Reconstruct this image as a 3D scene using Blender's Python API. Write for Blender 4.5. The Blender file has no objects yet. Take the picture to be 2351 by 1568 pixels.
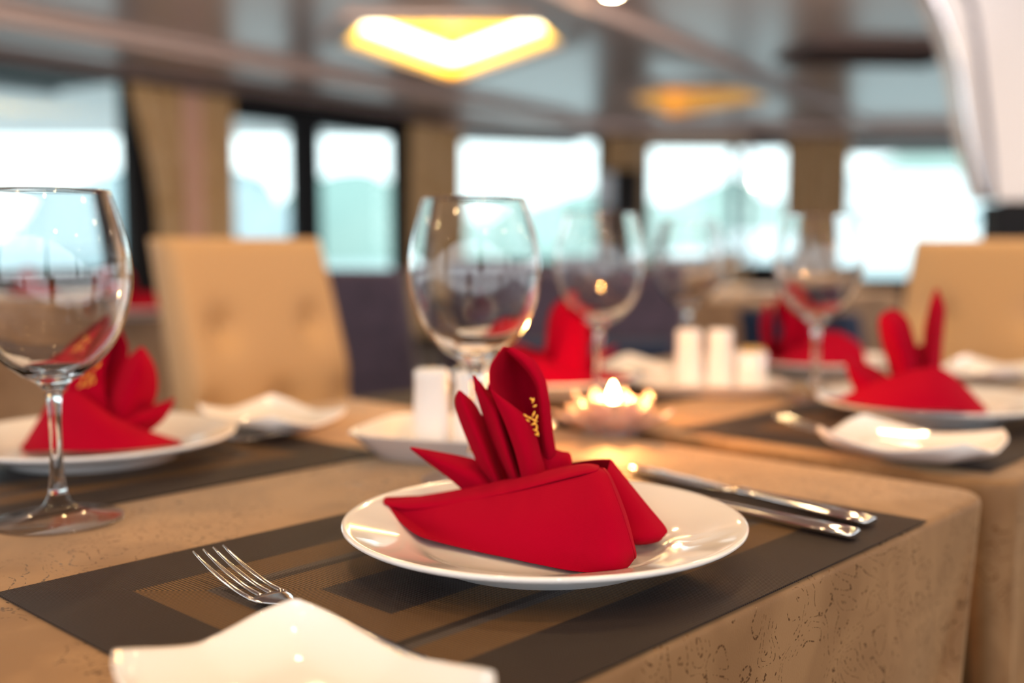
import bpy, bmesh, math, random
from mathutils import Vector, Matrix, noise
random.seed(7)
C = bpy.context.scene.collection
sc = bpy.context.scene

# ------------------------------------------------------------------ camera, world, exposure
TZ = 0.75                      # table top height
CAMZ = TZ + 0.19
F = 2500.0                     # focal length in pixels of the 2351 px wide frame
PITCH = math.atan(224 / F)
cam = bpy.data.cameras.new('camera'); camo = bpy.data.objects.new('camera', cam); C.objects.link(camo)
camo.location = (0, 0, CAMZ); camo.rotation_euler = (math.pi/2 - PITCH, 0, 0)
cam.sensor_width = 36; cam.lens = F/2351*36; cam.clip_start = 0.02; cam.clip_end = 2000
cam.dof.use_dof = True; cam.dof.focus_distance = 0.60; cam.dof.aperture_fstop = 2.7
cam.dof.aperture_blades = 0
sc.camera = camo
w = bpy.data.worlds.new('overcast_sky'); sc.world = w; w.use_nodes = True
bg = w.node_tree.nodes['Background']; bg.inputs[0].default_value = (0.90, 0.96, 1.0, 1); bg.inputs[1].default_value = 3.0
sc.view_settings.view_transform = 'Standard'; sc.view_settings.look = 'None'
sc.view_settings.exposure = 0.0; sc.view_settings.gamma = 1.0; sc.view_settings.use_curve_mapping = False

WARM = (1.0, 0.80, 0.60)
def area_light(name, loc, size, power, col, rot=(0, 0, 0)):
    l = bpy.data.lights.new(name, 'AREA'); l.shape = 'DISK'; l.size = size; l.energy = power; l.color = col
    o = bpy.data.objects.new(name, l); C.objects.link(o); o.location = loc; o.rotation_euler = rot
    return o

# ------------------------------------------------------------------ helpers
def P(px, py, Y=None, z=None):
    """a point seen at (px,py) of the photo: at world depth Y, or at height z over the table top"""
    u = (px-1175.5)/F; v = (py-784)/F
    dy = math.cos(PITCH) - v*math.sin(PITCH); dz = -math.sin(PITCH) - v*math.cos(PITCH)
    t = Y/dy if z is None else (z + TZ - CAMZ)/dz
    return Vector((u*t, dy*t, CAMZ + dz*t))
A47 = math.radians(47); EU = Vector((math.cos(A47), math.sin(A47), 0)); EV = Vector((-math.sin(A47), math.cos(A47), 0))
R0 = Vector((0.284, 0.731, TZ))
def T(u, v, h=0.0): return R0 + EU*u + EV*v + Vector((0, 0, h))

def prop(o, label=None, cat=None, group=None, kind=None):
    for k, v in (('label', label), ('category', cat), ('group', group), ('kind', kind)):
        if v: o[k] = v
    return o
def empty(name, loc, rz=0, **k):
    o = bpy.data.objects.new(name, None); C.objects.link(o); o.location = loc; o.rotation_euler = (0, 0, rz)
    o.empty_display_size = 0.02
    return prop(o, **k)
def obj(name, bm, mat, parent=None, loc=None, rz=0, smooth=True, **k):
    me = bpy.data.meshes.new(name); bmesh.ops.recalc_face_normals(bm, faces=bm.faces); bm.to_mesh(me); bm.free()
    me.materials.append(mat)
    if smooth:
        for p in me.polygons: p.use_smooth = True
    o = bpy.data.objects.new(name, me); C.objects.link(o)
    if parent: o.parent = parent
    if loc is not None: o.location = loc
    o.rotation_euler = (0, 0, rz)
    return prop(o, **k)
def copy_tree(o, loc=None, rz=None, parent=None, label=None):
    c = o.copy(); C.objects.link(c)
    if parent: c.parent = parent
    if loc is not None: c.location = loc
    if rz is not None: c.rotation_euler = (0, 0, rz)
    if label: c['label'] = label
    for ch in list(o.children): copy_tree(ch, parent=c)
    return c
def box(bm, c, s, rot=None, bev=0.0, seg=2):
    r = bmesh.ops.create_cube(bm, size=1)
    M = Matrix.Translation(Vector(c)) @ (rot.to_4x4() if rot else Matrix()) @ Matrix.Diagonal((s[0], s[1], s[2], 1))
    bmesh.ops.transform(bm, matrix=M, verts=r['verts'])
    if bev:
        es = list({e for v in r['verts'] for e in v.link_edges})
        bmesh.ops.bevel(bm, geom=es, offset=bev, segments=seg, profile=0.5, affect='EDGES')
def lathe(bm, prof, n=64, closed=False, offset=(0, 0, 0), shape=None):
    """prof: (r,z) list; shape(angle)->radius factor"""
    rings = []
    for r, z in prof:
        if r < 1e-6: rings.append([bm.verts.new((offset[0], offset[1], z+offset[2]))]); continue
        ring = []
        for i in range(n):
            a = 2*math.pi*i/n; k = shape(a) if shape else 1
            ring.append(bm.verts.new((r*k*math.cos(a)+offset[0], r*k*math.sin(a)+offset[1], z+offset[2])))
        rings.append(ring)
    pairs = list(zip(rings, rings[1:])) + ([(rings[-1], rings[0])] if closed else [])
    for a, b in pairs:
        if len(a) == 1 and len(b) == 1: continue
        for i in range(n):
            j = (i+1) % n
            if len(a) == 1: bm.faces.new((a[0], b[i], b[j]))
            elif len(b) == 1: bm.faces.new((a[i], a[j], b[0]))
            else: bm.faces.new((a[i], a[j], b[j], b[i]))
def cr(p, t):
    """Catmull-Rom through the list p, t in 0..len-1"""
    n = len(p); i = min(int(t), n-2); f = t - i
    a = p[max(i-1, 0)] if i > 0 else p[0]*2 - p[1]
    b = p[i]; c = p[i+1]
    d = p[i+2] if i+2 < n else c*2 - b
    return 0.5*((b*2) + (c-a)*f + (a*2-b*5+c*4-d)*f*f + (b*3-a-c*3+d)*f*f*f)
def spl(pts, n):
    pts = [Vector(q) for q in pts]
    return [cr(pts, (len(pts)-1)*i/(n-1)) for i in range(n)]
def sheet(bm, rows, nu=24, nv=12):
    """smooth surface through a grid of control points (rows = list of polylines)"""
    rr = [spl(r, nu) for r in rows]
    g = [[cr([r[i] for r in rr], (len(rr)-1)*j/(nv-1)) for i in range(nu)] for j in range(nv)]
    vs = [[bm.verts.new(p) for p in row] for row in g]
    for j in range(nv-1):
        for i in range(nu-1): bm.faces.new((vs[j][i], vs[j][i+1], vs[j+1][i+1], vs[j+1][i]))
    return g
def tube(bm, pts, r, n=8, cap=True):
    pts = [Vector(p) for p in pts]; rings = []
    for i, p in enumerate(pts):
        d = (pts[min(i+1, len(pts)-1)] - pts[max(i-1, 0)]).normalized()
        up = Vector((0, 0, 1)) if abs(d.z) < 0.9 else Vector((1, 0, 0))
        a = d.cross(up).normalized(); b = a.cross(d)
        rad = r[i] if isinstance(r, (list, tuple)) else r
        rings.append([bm.verts.new(p + (a*math.cos(2*math.pi*k/n) + b*math.sin(2*math.pi*k/n))*rad) for k in range(n)])
    for a, b in zip(rings, rings[1:]):
        for i in range(n): bm.faces.new((a[i], a[(i+1) % n], b[(i+1) % n], b[i]))
    if cap: bm.faces.new(rings[0]); bm.faces.new(rings[-1])
def ribbon(bm, st):
    """solid bar: stations (x, halfwidth, ztop, zbottom, y)"""
    rs = []
    for s in st:
        x, hw, zt, zb = s[:4]; y = s[4] if len(s) > 4 else 0
        zc = (zt+zb)/2; h = (zt-zb)/2
        rs.append([bm.verts.new((x, y+hw*math.cos(a), zc+h*math.sin(a))) for a in [k*math.pi/5 for k in range(10)]])
    for a, b in zip(rs, rs[1:]):
        for i in range(10): bm.faces.new((a[i], a[(i+1) % 10], b[(i+1) % 10], b[i]))
    bm.faces.new(rs[0]); bm.faces.new(rs[-1])
def solidify(o, t, off=0, sub=0):
    m = o.modifiers.new('thickness', 'SOLIDIFY'); m.thickness = t; m.offset = off
    if sub: s = o.modifiers.new('smooth', 'SUBSURF'); s.levels = sub; s.render_levels = sub

# ------------------------------------------------------------------ materials
def mat(name, col, rough=0.5, metal=0.0, **k):
    m = bpy.data.materials.new(name); m.use_nodes = True; b = m.node_tree.nodes['Principled BSDF']
    b.inputs['Base Color'].default_value = (*col, 1); b.inputs['Roughness'].default_value = rough; b.inputs['Metallic'].default_value = metal
    for n, v in k.items():
        i = b.inputs[n.replace('_', ' ')]
        i.default_value = (*v, 1) if isinstance(v, tuple) and i.type == 'RGBA' else v
    return m
def nodes(m): return m.node_tree.nodes, m.node_tree.links, m.node_tree.nodes['Principled BSDF']
def N(m, typ, **k):
    n = m.node_tree.nodes.new(typ)
    for a, v in k.items():
        if a.startswith('i_'): n.inputs[a[2:].replace('_', ' ')].default_value = v
        else: setattr(n, a, v)
    return n
def mth(m, op, a, b=None, c=None):
    n = m.node_tree.nodes.new('ShaderNodeMath'); n.operation = op
    for i, x in enumerate((a, b, c)):
        if x is None: continue
        if isinstance(x, (int, float)): n.inputs[i].default_value = x
        else: m.node_tree.links.new(x, n.inputs[i])
    return n.outputs[0]
def mixc(m, fac, a, b):
    n = m.node_tree.nodes.new('ShaderNodeMix'); n.data_type = 'RGBA'
    for i, x in ((0, fac), (6, a), (7, b)):
        if isinstance(x, tuple): n.inputs[i].default_value = (*x, 1)
        elif isinstance(x, (int, float)): n.inputs[i].default_value = x
        else: m.node_tree.links.new(x, n.inputs[i])
    return n.outputs[2]
def bump(m, h, strength, dist=0.001):
    n = m.node_tree.nodes.new('ShaderNodeBump'); n.inputs['Strength'].default_value = strength; n.inputs['Distance'].default_value = dist
    m.node_tree.links.new(h, n.inputs['Height']); m.node_tree.links.new(n.outputs[0], nodes(m)[2].inputs['Normal'])
def noisetex(m, scale, detail=3, coord='Object'):
    tc = N(m, 'ShaderNodeTexCoord'); n = N(m, 'ShaderNodeTexNoise'); n.inputs['Scale'].default_value = scale; n.inputs['Detail'].default_value = detail
    m.node_tree.links.new(tc.outputs[coord], n.inputs['Vector']); return n.outputs['Fac'], n.outputs['Color']

M = {}
def vary(m, c1, c2, scale, detail=3, lo=0.35, hi=0.65):
    f, _ = noisetex(m, scale, detail)
    mr = N(m, 'ShaderNodeMapRange'); mr.inputs[1].default_value = lo; mr.inputs[2].default_value = hi
    m.node_tree.links.new(f, mr.inputs[0])
    m.node_tree.links.new(mixc(m, mr.outputs[0], c1, c2), nodes(m)[2].inputs['Base Color'])
    return f
def weave(m, period, strength, dist=0.0003):
    tc = N(m, 'ShaderNodeTexCoord'); sp = N(m, 'ShaderNodeSeparateXYZ'); m.node_tree.links.new(tc.outputs['Object'], sp.inputs[0])
    k = 2*math.pi/period
    a = mth(m, 'SINE', mth(m, 'MULTIPLY', mth(m, 'ADD', sp.outputs[0], mth(m, 'MULTIPLY', sp.outputs[1], 0.3)), k))
    b = mth(m, 'SINE', mth(m, 'MULTIPLY', mth(m, 'SUBTRACT', sp.outputs[2], mth(m, 'MULTIPLY', sp.outputs[1], 0.5)), k))
    bump(m, mth(m, 'MULTIPLY', a, b), strength, dist)
M['red'] = mat('red_napkin_cotton', (0.36, 0.0, 0.017), 0.9, Sheen_Weight=0.08, Sheen_Roughness=0.6, Sheen_Tint=(1, 0.1, 0.15), Specular_IOR_Level=0.05)
weave(M['red'], 0.0009, 0.25)
M['thread'] = mat('gold_embroidery_thread', (0.95, 0.48, 0.04), 0.4, Sheen_Weight=0.3)
M['porcelain'] = mat('white_porcelain', (0.92, 0.90, 0.905), 0.08, Coat_Weight=0.5, Coat_Roughness=0.03, Subsurface_Weight=0.0)
M['steel'] = mat('polished_steel', (0.78, 0.77, 0.76), 0.10, 1.0)
M['glass'] = mat('clear_glass', (1, 1, 1), 0.0, IOR=1.48, Transmission_Weight=1.0)
M['pinkglass'] = mat('pink_tinted_glass', (1.0, 0.80, 0.76), 0.03, IOR=1.45, Transmission_Weight=0.75)
M['wax'] = mat('pink_wax', (0.95, 0.42, 0.38), 0.4, Subsurface_Weight=0.4, Subsurface_Radius=(0.02, 0.008, 0.006))
M['flame'] = mat('flame', (1, 0.6, 0.2), 0.5, Emission_Color=(1.0, 0.62, 0.22), Emission_Strength=110.0)
M['wick'] = mat('wick', (0.03, 0.02, 0.02), 0.9)
M['lampglow'] = mat('warm_lamp_lens', (1, 0.9, 0.8), 0.5, Emission_Color=(1.0, 0.66, 0.33), Emission_Strength=430.0)
M['covewhite'] = mat('cove_tube_glow', (1, 1, 0.9), 0.5, Emission_Color=(1.0, 0.86, 0.55), Emission_Strength=9.0)
M['coveyellow'] = mat('cove_wall_amber_glow', (1, 0.7, 0.1), 0.5, Emission_Color=(1.0, 0.56, 0.03), Emission_Strength=1.05)  # recess wall, the cove's light on it put in as emission
M['coveamber'] = mat('cove_wall_dim_glow', (1, 0.7, 0.3), 0.5, Emission_Color=(1.0, 0.55, 0.12), Emission_Strength=0.35)  # recess wall of the dim coffer, its faint light put in as emission
M['ceil'] = mat('ceiling_lacquer', (0.64, 0.55, 0.56), 0.28, Specular_IOR_Level=0.6)
M['ceilbeam'] = mat('ceiling_beam_beige', (0.56, 0.44, 0.42), 0.4)
M['vent'] = mat('vent_dark_grille', (0.12, 0.08, 0.08), 0.5)
M['black'] = mat('black_frame_lacquer', (0.008, 0.008, 0.011), 0.55, Specular_IOR_Level=0.2)
M['wallbrown'] = mat('dark_brown_wall', (0.10, 0.065, 0.05), 0.5)
M['tanpanel'] = mat('tan_panel', (0.42, 0.29, 0.17), 0.5)
M['floor'] = mat('floor_dark_carpet', (0.09, 0.06, 0.045), 0.9); vary(M['floor'], (0.07, 0.045, 0.035), (0.12, 0.08, 0.06), 40)
M['chrome'] = mat('brushed_silver_trim', (0.75, 0.77, 0.82), 0.22, 1.0)
M['darkmetal'] = mat('dark_metal_trim', (0.2, 0.2, 0.24), 0.3, 1.0)
M['purple'] = mat('purple_grey_upholstery', (0.075, 0.055, 0.095), 0.75, Sheen_Weight=0.3); vary(M['purple'], (0.06, 0.045, 0.08), (0.09, 0.065, 0.11), 30)
M['navy'] = mat('navy_upholstery', (0.012, 0.03, 0.085), 0.7)
M['beige'] = mat('beige_leatherette', (0.60, 0.36, 0.165), 0.5, Sheen_Weight=0.2); bump(M['beige'], noisetex(M['beige'], 600, 2)[0], 0.2, 0.0005)
M['beigebtn'] = mat('beige_button', (0.42, 0.26, 0.11), 0.5)
M['legwood'] = mat('dark_wood_leg', (0.05, 0.03, 0.02), 0.35)
M['curtain'] = mat('tan_curtain_cloth', (0.42, 0.27, 0.13), 0.85, Sheen_Weight=0.2); vary(M['curtain'], (0.50, 0.33, 0.165), (0.60, 0.43, 0.26), 8)
M['curtainpink'] = mat('rose_beige_curtain_cloth', (0.70, 0.46, 0.38), 0.85)
M['hillblue'] = mat('hazy_blue_hill', (0.27, 0.35, 0.39), 1.0, Specular_IOR_Level=0.0); vary(M['hillblue'], (0.26, 0.345, 0.385), (0.30, 0.385, 0.41), 0.02)  # distance haze is mixed into the hill colour
M['hillgreen'] = mat('hazy_green_hill', (0.27, 0.37, 0.34), 1.0, Specular_IOR_Level=0.0); vary(M['hillgreen'], (0.25, 0.36, 0.335), (0.32, 0.41, 0.37), 0.02)  # green hill with the haze put into its colour
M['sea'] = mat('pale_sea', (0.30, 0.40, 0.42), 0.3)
M['boat'] = mat('white_boat_hull', (0.93, 0.96, 0.98), 0.4)
M['boatdark'] = mat('boat_window_glass', (0.25, 0.38, 0.42), 0.2)
M['whitepanel'] = mat('white_lacquer_panel', (0.98, 0.94, 0.95), 0.3)
M['overhang'] = mat('blue_grey_awning', (0.07, 0.13, 0.17), 0.6)
M['rose'] = mat('rose_grey_awning', (0.28, 0.21, 0.22), 0.6)
# window pane: clear, slightly reflecting sheet
def pane_mat():
    m = bpy.data.materials.new('window_glass'); m.use_nodes = True; nt = m.node_tree; nt.nodes.clear()
    o = nt.nodes.new('ShaderNodeOutputMaterial'); mx = nt.nodes.new('ShaderNodeMixShader'); t = nt.nodes.new('ShaderNodeBsdfTransparent')
    g = nt.nodes.new('ShaderNodeBsdfGlossy'); g.inputs['Roughness'].default_value = 0.02; lw = nt.nodes.new('ShaderNodeLayerWeight'); pw = nt.nodes.new('ShaderNodeMath'); pw.operation = 'POWER'; pw.inputs[1].default_value = 5; nt.links.new(lw.outputs['Facing'], pw.inputs[0]); f = nt.nodes.new('ShaderNodeMath'); f.operation = 'MULTIPLY_ADD'; f.inputs[1].default_value = 0.9; f.inputs[2].default_value = 0.05; nt.links.new(pw.outputs[0], f.inputs[0])
    t.inputs[0].default_value = (0.93, 1.0, 0.99, 1)
    nt.links.new(f.outputs[0], mx.inputs[0]); nt.links.new(t.outputs[0], mx.inputs[1]); nt.links.new(g.outputs[0], mx.inputs[2]); nt.links.new(mx.outputs[0], o.inputs[0])
    return m
M['pane'] = pane_mat()
def thin_glass(name, refr, power):
    # blown glass wall: clear, with stronger mirror reflection at grazing angles and some bending of light
    m = bpy.data.materials.new(name); m.use_nodes = True; nt = m.node_tree; nt.nodes.clear(); L = nt.links.new
    o = nt.nodes.new('ShaderNodeOutputMaterial'); mx = nt.nodes.new('ShaderNodeMixShader'); mr = nt.nodes.new('ShaderNodeMixShader')
    t = nt.nodes.new('ShaderNodeBsdfTransparent'); t.inputs[0].default_value = (0.985, 0.99, 0.99, 1)
    rf = nt.nodes.new('ShaderNodeBsdfRefraction'); rf.inputs['Roughness'].default_value = 0; rf.inputs['IOR'].default_value = 1.48
    g = nt.nodes.new('ShaderNodeBsdfGlossy'); g.inputs['Roughness'].default_value = 0.0
    lw = nt.nodes.new('ShaderNodeLayerWeight'); pw = nt.nodes.new('ShaderNodeMath'); pw.operation = 'POWER'; pw.inputs[1].default_value = power
    ma = nt.nodes.new('ShaderNodeMath'); ma.operation = 'MULTIPLY_ADD'; ma.inputs[1].default_value = 0.75; ma.inputs[2].default_value = 0.022
    L(lw.outputs['Facing'], pw.inputs[0]); L(pw.outputs[0], ma.inputs[0]); L(ma.outputs[0], mx.inputs[0])
    mr.inputs[0].default_value = refr; L(t.outputs[0], mr.inputs[1]); L(rf.outputs[0], mr.inputs[2]); L(mr.outputs[0], mx.inputs[1]); L(g.outputs[0], mx.inputs[2]); L(mx.outputs[0], o.inputs[0])
    return m
M['bowl'] = M['glass']
M['foot'] = thin_glass('blown_glass_foot', 0.15, 3.0)
# gold damask tablecloth with thin metallic scroll lines
def cloth_mat(name, c1, c2):
    m = mat(name, c1, 0.62, Sheen_Weight=0.4, Sheen_Roughness=0.4, Sheen_Tint=(1, 0.8, 0.55)); nt = m.node_tree; b = nodes(m)[2]
    tc = N(m, 'ShaderNodeTexCoord')
    big = N(m, 'ShaderNodeTexNoise'); big.inputs['Scale'].default_value = 11; big.inputs['Detail'].default_value = 4; big.inputs['Distortion'].default_value = 1.2
    nt.links.new(tc.outputs['Object'], big.inputs['Vector'])
    r = N(m, 'ShaderNodeMapRange'); r.inputs[1].default_value = 0.42; r.inputs[2].default_value = 0.60; nt.links.new(big.outputs['Fac'], r.inputs[0])
    base = mixc(m, r.outputs[0], c1, c2)
    # scroll lines: contour lines of a distorted noise, only inside patches, broken into stitches
    sw = N(m, 'ShaderNodeTexNoise'); sw.inputs['Scale'].default_value = 26; sw.inputs['Detail'].default_value = 0.3; sw.inputs['Distortion'].default_value = 1.6
    nt.links.new(tc.outputs['Object'], sw.inputs['Vector'])
    ln = mth(m, 'ABSOLUTE', mth(m, 'SUBTRACT', mth(m, 'FRACT', mth(m, 'MULTIPLY', sw.outputs['Fac'], 7.0)), 0.5))
    line = mth(m, 'LESS_THAN', ln, 0.075)
    pm = N(m, 'ShaderNodeTexNoise'); pm.inputs['Scale'].default_value = 9; pm.inputs['Detail'].default_value = 1; nt.links.new(tc.outputs['Object'], pm.inputs['Vector'])
    patch = mth(m, 'GREATER_THAN', pm.outputs['Fac'], 0.48)
    vo = N(m, 'ShaderNodeTexVoronoi'); vo.inputs['Scale'].default_value = 520; nt.links.new(tc.outputs['Object'], vo.inputs['Vector'])
    dots = mth(m, 'LESS_THAN', vo.outputs['Distance'], 0.5)
    mask = mth(m, 'MULTIPLY', mth(m, 'MULTIPLY', line, patch), dots)
    nt.links.new(mixc(m, mask, base, (0.24, 0.11, 0.035)), b.inputs['Base Color'])
    nt.links.new(mth(m, 'MULTIPLY', mask, 0.9), b.inputs['Metallic'])
    nt.links.new(mth(m, 'SUBTRACT', 0.62, mth(m, 'MULTIPLY', mask, 0.36)), b.inputs['Roughness'])
    fine = N(m, 'ShaderNodeTexNoise'); fine.inputs['Scale'].default_value = 900; nt.links.new(tc.outputs['Object'], fine.inputs['Vector'])
    bump(m, mth(m, 'ADD', mth(m, 'MULTIPLY', fine.outputs['Fac'], 0.5), mask), 0.35, 0.0006)
    return m
M['cloth'] = cloth_mat('gold_damask_cloth', (0.215, 0.108, 0.040), (0.29, 0.158, 0.067))
M['cloth2'] = cloth_mat('brown_damask_cloth', (0.36, 0.22, 0.13), (0.44, 0.28, 0.17))
# woven vinyl placemat: nested rectangles of dark and golden threads
def mat_mat():
    m = mat('woven_vinyl_placemat', (0.06, 0.04, 0.035), 0.55, Specular_IOR_Level=0.25); nt = m.node_tree; b = nodes(m)[2]
    tc = N(m, 'ShaderNodeTexCoord'); sp = N(m, 'ShaderNodeSeparateXYZ'); nt.links.new(tc.outputs['Object'], sp.inputs[0])
    x, y = sp.outputs[0], sp.outputs[1]
    ex = mth(m, 'SUBTRACT', 0.249, mth(m, 'ABSOLUTE', x)); ey = mth(m, 'SUBTRACT', 0.1535, mth(m, 'ABSOLUTE', y))
    e = mth(m, 'MINIMUM', ex, ey)
    def band(a, c): return mth(m, 'MULTIPLY', mth(m, 'GREATER_THAN', e, a), mth(m, 'LESS_THAN', e, c))
    gold = mth(m, 'ADD', band(0.052, 0.080), band(0.092, 0.124)); grey = band(0.080, 0.086)
    k = 2*math.pi/0.0021
    side = mth(m, 'LESS_THAN', ex, ey)                      # which side of the mitre
    sx = mth(m, 'SINE', mth(m, 'MULTIPLY', x, k)); sy = mth(m, 'SINE', mth(m, 'MULTIPLY', y, k))
    inv = mth(m, 'SUBTRACT', 1.0, side)
    st = mth(m, 'ADD', mth(m, 'MULTIPLY', sx, inv), mth(m, 'MULTIPLY', sy, side))
    st2 = mth(m, 'MULTIPLY', sx, sy)
    t = mth(m, 'ADD', mth(m, 'MULTIPLY', st, 0.5), 0.5)
    c_dark = mixc(m, mth(m, 'ADD', mth(m, 'MULTIPLY', st2, 0.5), 0.5), (0.012, 0.008, 0.008), (0.040, 0.026, 0.023))
    c_gold = mixc(m, t, (0.010, 0.006, 0.005), (0.20, 0.108, 0.044))
    c_grey = mixc(m, t, (0.014, 0.010, 0.010), (0.12, 0.098, 0.092))
    c = mixc(m, gold, c_dark, c_gold); c = mixc(m, grey, c, c_grey)
    nt.links.new(c, b.inputs['Base Color'])
    bump(m, mth(m, 'ADD', st, mth(m, 'MULTIPLY', st2, 0.5)), 0.5, 0.0004)
    return m
M['mat'] = mat_mat()

# ------------------------------------------------------------------ the room
ZC = CAMZ + 1.25
def wall_pt(px, A, B):
    """where the photo column px meets the wall line A-B (distance along it)"""
    k = (px-1175.5)/F
    dx, dy = B[0]-A[0], B[1]-A[1]; L = math.hypot(dx, dy); dx /= L; dy /= L
    s = (A[0]-k*A[1]*1.0)/(k*dy - dx)
    return s
WA = (-6.3, 3.19); WK = (-0.72, 11.1); WC = (1.2, 11.9); WD = (2.6, 12.0); WE = (9.0, 11.4)
def wall_frame(A, B):
    d = Vector((B[0]-A[0], B[1]-A[1], 0)); L = d.length; d.normalize()
    n = Vector((-d.y, d.x, 0))                # outwards, away from the camera
    if n.y < 0: n = -n
    return Vector((A[0], A[1], 0)), d, n, L
def slab(bm, O, d, n, s0, s1, z0, z1, t0=0.0, t1=0.12):
    vs = [bm.verts.new(O + d*s + n*t + Vector((0, 0, z))) for s in (s0, s1) for t in (t0, t1) for z in (z0, z1)]
    for f in ((0, 1, 3, 2), (4, 6, 7, 5), (0, 4, 5, 1), (2, 3, 7, 6), (0, 2, 6, 4), (1, 5, 7, 3)): bm.faces.new([vs[i] for i in f])
def wall(name, A, B, openings, m, z1=None):
    O, d, n, L = wall_frame(A, B); bm = bmesh.new(); z1 = z1 or ZC
    s = 0.0
    for (a, b, za, zb) in sorted(openings):
        if a > s: slab(bm, O, d, n, s, a, 0, z1)
        if za > 0: slab(bm, O, d, n, a, b, 0, za)
        if zb < z1: slab(bm, O, d, n, a, b, zb, z1)
        s = b
    if s < L: slab(bm, O, d, n, s, L, 0, z1)
    return obj(name, bm, m, smooth=False, kind='structure')
def window(idx, A, B, a, b, za, zb, fw=0.05, mull=(), fm='black', door=False):
    O, d, n, L = wall_frame(A, B); root = None
    bm = bmesh.new()
    slab(bm, O, d, n, a, a+fw, za, zb, 0.01, 0.09); slab(bm, O, d, n, b-fw, b, za, zb, 0.01, 0.09)
    slab(bm, O, d, n, a+fw, b-fw, za, za+fw, 0.01, 0.09); slab(bm, O, d, n, a+fw, b-fw, zb-fw, zb, 0.01, 0.09)
    for mu in mull: slab(bm, O, d, n, mu[0], mu[1], za+fw, zb-fw, 0.015, 0.085)
    root = obj(f'{"door" if door else "window"}_{idx}', bm, M[fm], smooth=False, kind='structure')
    bm = bmesh.new(); slab(bm, O, d, n, a+fw, b-fw, za+fw, zb-fw, 0.045, 0.051)
    obj('window_pane', bm, M['pane'], root, smooth=False)
    return root
sL = lambda px: wall_pt(px, WA, WK)
op_left = [(0.6, sL(306), 0.72, 2.13), (sL(500), sL(922), 0.30, 2.01)]
wall('wall_left', WA, WK, op_left, M['black'])
window(1, WA, WK, *op_left[0], fw=0.015)
window(1, WA, WK, *op_left[1], fw=0.05, mull=((sL(684), sL(744)),), door=True)
sB = lambda px: wall_pt(px, WK, WC)
op_b = [(sB(1036), sB(1378), 0.74, 2.06)]
wall('wall_back', WK, WC, op_b, M['black']); window(2, WK, WC, *op_b[0], fw=0.03)
sM = lambda px: wall_pt(px, WC, WD); sR = lambda px: wall_pt(px, WD, WE)
op_m = [(sM(1486), wall_frame(WC, WD)[3]-0.0, 0.72, 1.99)]
wall('wall_middle', WC, WD, op_m, M['tanpanel'])
wall('wall_right', WD, WE, [(0.0, sR(1802), 0.72, 1.99), (sR(1934), sR(2300), 0.55, 2.03)], M['black'])
window(3, WC, WD, *op_m[0], fw=0.02)
window(4, WD, WE, sR(1722), sR(1802), 0.72, 1.99, fw=0.02)
window(5, WD, WE, sR(1934), sR(2300), 0.55, 2.03, fw=0.03)

bm = bmesh.new(); O, d, n, L = wall_frame(WC, WD); slab(bm, O, d, n, sM(1672), sM(1688), 0.75, 1.96, -0.02, 0.08)
obj('trim_1', bm, M['overhang'], smooth=False, kind='structure')
# outside awnings seen through the top of the windows
def awning(A, B, s0, s1, z, t0, depth, m, lab):
    O, d, n, L = wall_frame(A, B); bm = bmesh.new(); slab(bm, O, d, n, s0, s1, z, z+0.05, t0, t0+depth); slab(bm, O, d, n, s0, s1, z-0.03, z+0.05, t0+depth, t0+depth+0.03)
    return obj('awning', bm, m, smooth=False, label=lab, cat='awning')
awning(WA, WK, 0.2, sL(310), 2.13, 0.14, 0.75, M['overhang'], 'blue-grey deck awning outside the large left window')
awning(WK, WC, sB(1010), sB(1390), 2.07, 0.14, 0.6, M['overhang'], 'blue-grey deck awning outside the middle window left of the round glass')
awning(WD, WE, sR(1930), sR(2320), 2.0, 0.14, 0.8, M['rose'], 'rose-grey deck awning outside the far right window')

# the rest of the deck house behind the viewer: window bands all round
def wall_xy(name, A, B, n_open, za=0.85, zb=2.02, pillar=0.35):
    L = math.hypot(B[0]-A[0], B[1]-A[1]); w_ = L/n_open
    ops = [(i*w_+pillar/2, (i+1)*w_-pillar/2, za, zb) for i in range(n_open)]
    O = Vector((A[0], A[1], 0)); d = Vector((B[0]-A[0], B[1]-A[1], 0)).normalized(); n = Vector((d.y, -d.x, 0)); bm = bmesh.new(); s = 0
    for (a, b, z0, z1) in ops:
        slab(bm, O, d, n, s, a, 0, ZC); slab(bm, O, d, n, a, b, 0, z0); slab(bm, O, d, n, a, b, z1, ZC); s = b
    slab(bm, O, d, n, s, L, 0, ZC)
    return obj(name, bm, M['tanpanel'], smooth=False, kind='structure')
wall_xy('wall_near', (-8.9, -1.45), (9.9, -1.45), 6)
wall_xy('wall_left_near', (-6.45, 3.1), (-8.9, -1.45), 2)
wall_xy('wall_right_near', (9.9, -1.45), (9.1, 11.35), 4)

# floor
bm = bmesh.new(); box(bm, (0.5, 5.0, -0.05), (20, 20, 0.1)); obj('floor', bm, M['floor'], smooth=False, kind='structure')
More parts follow.
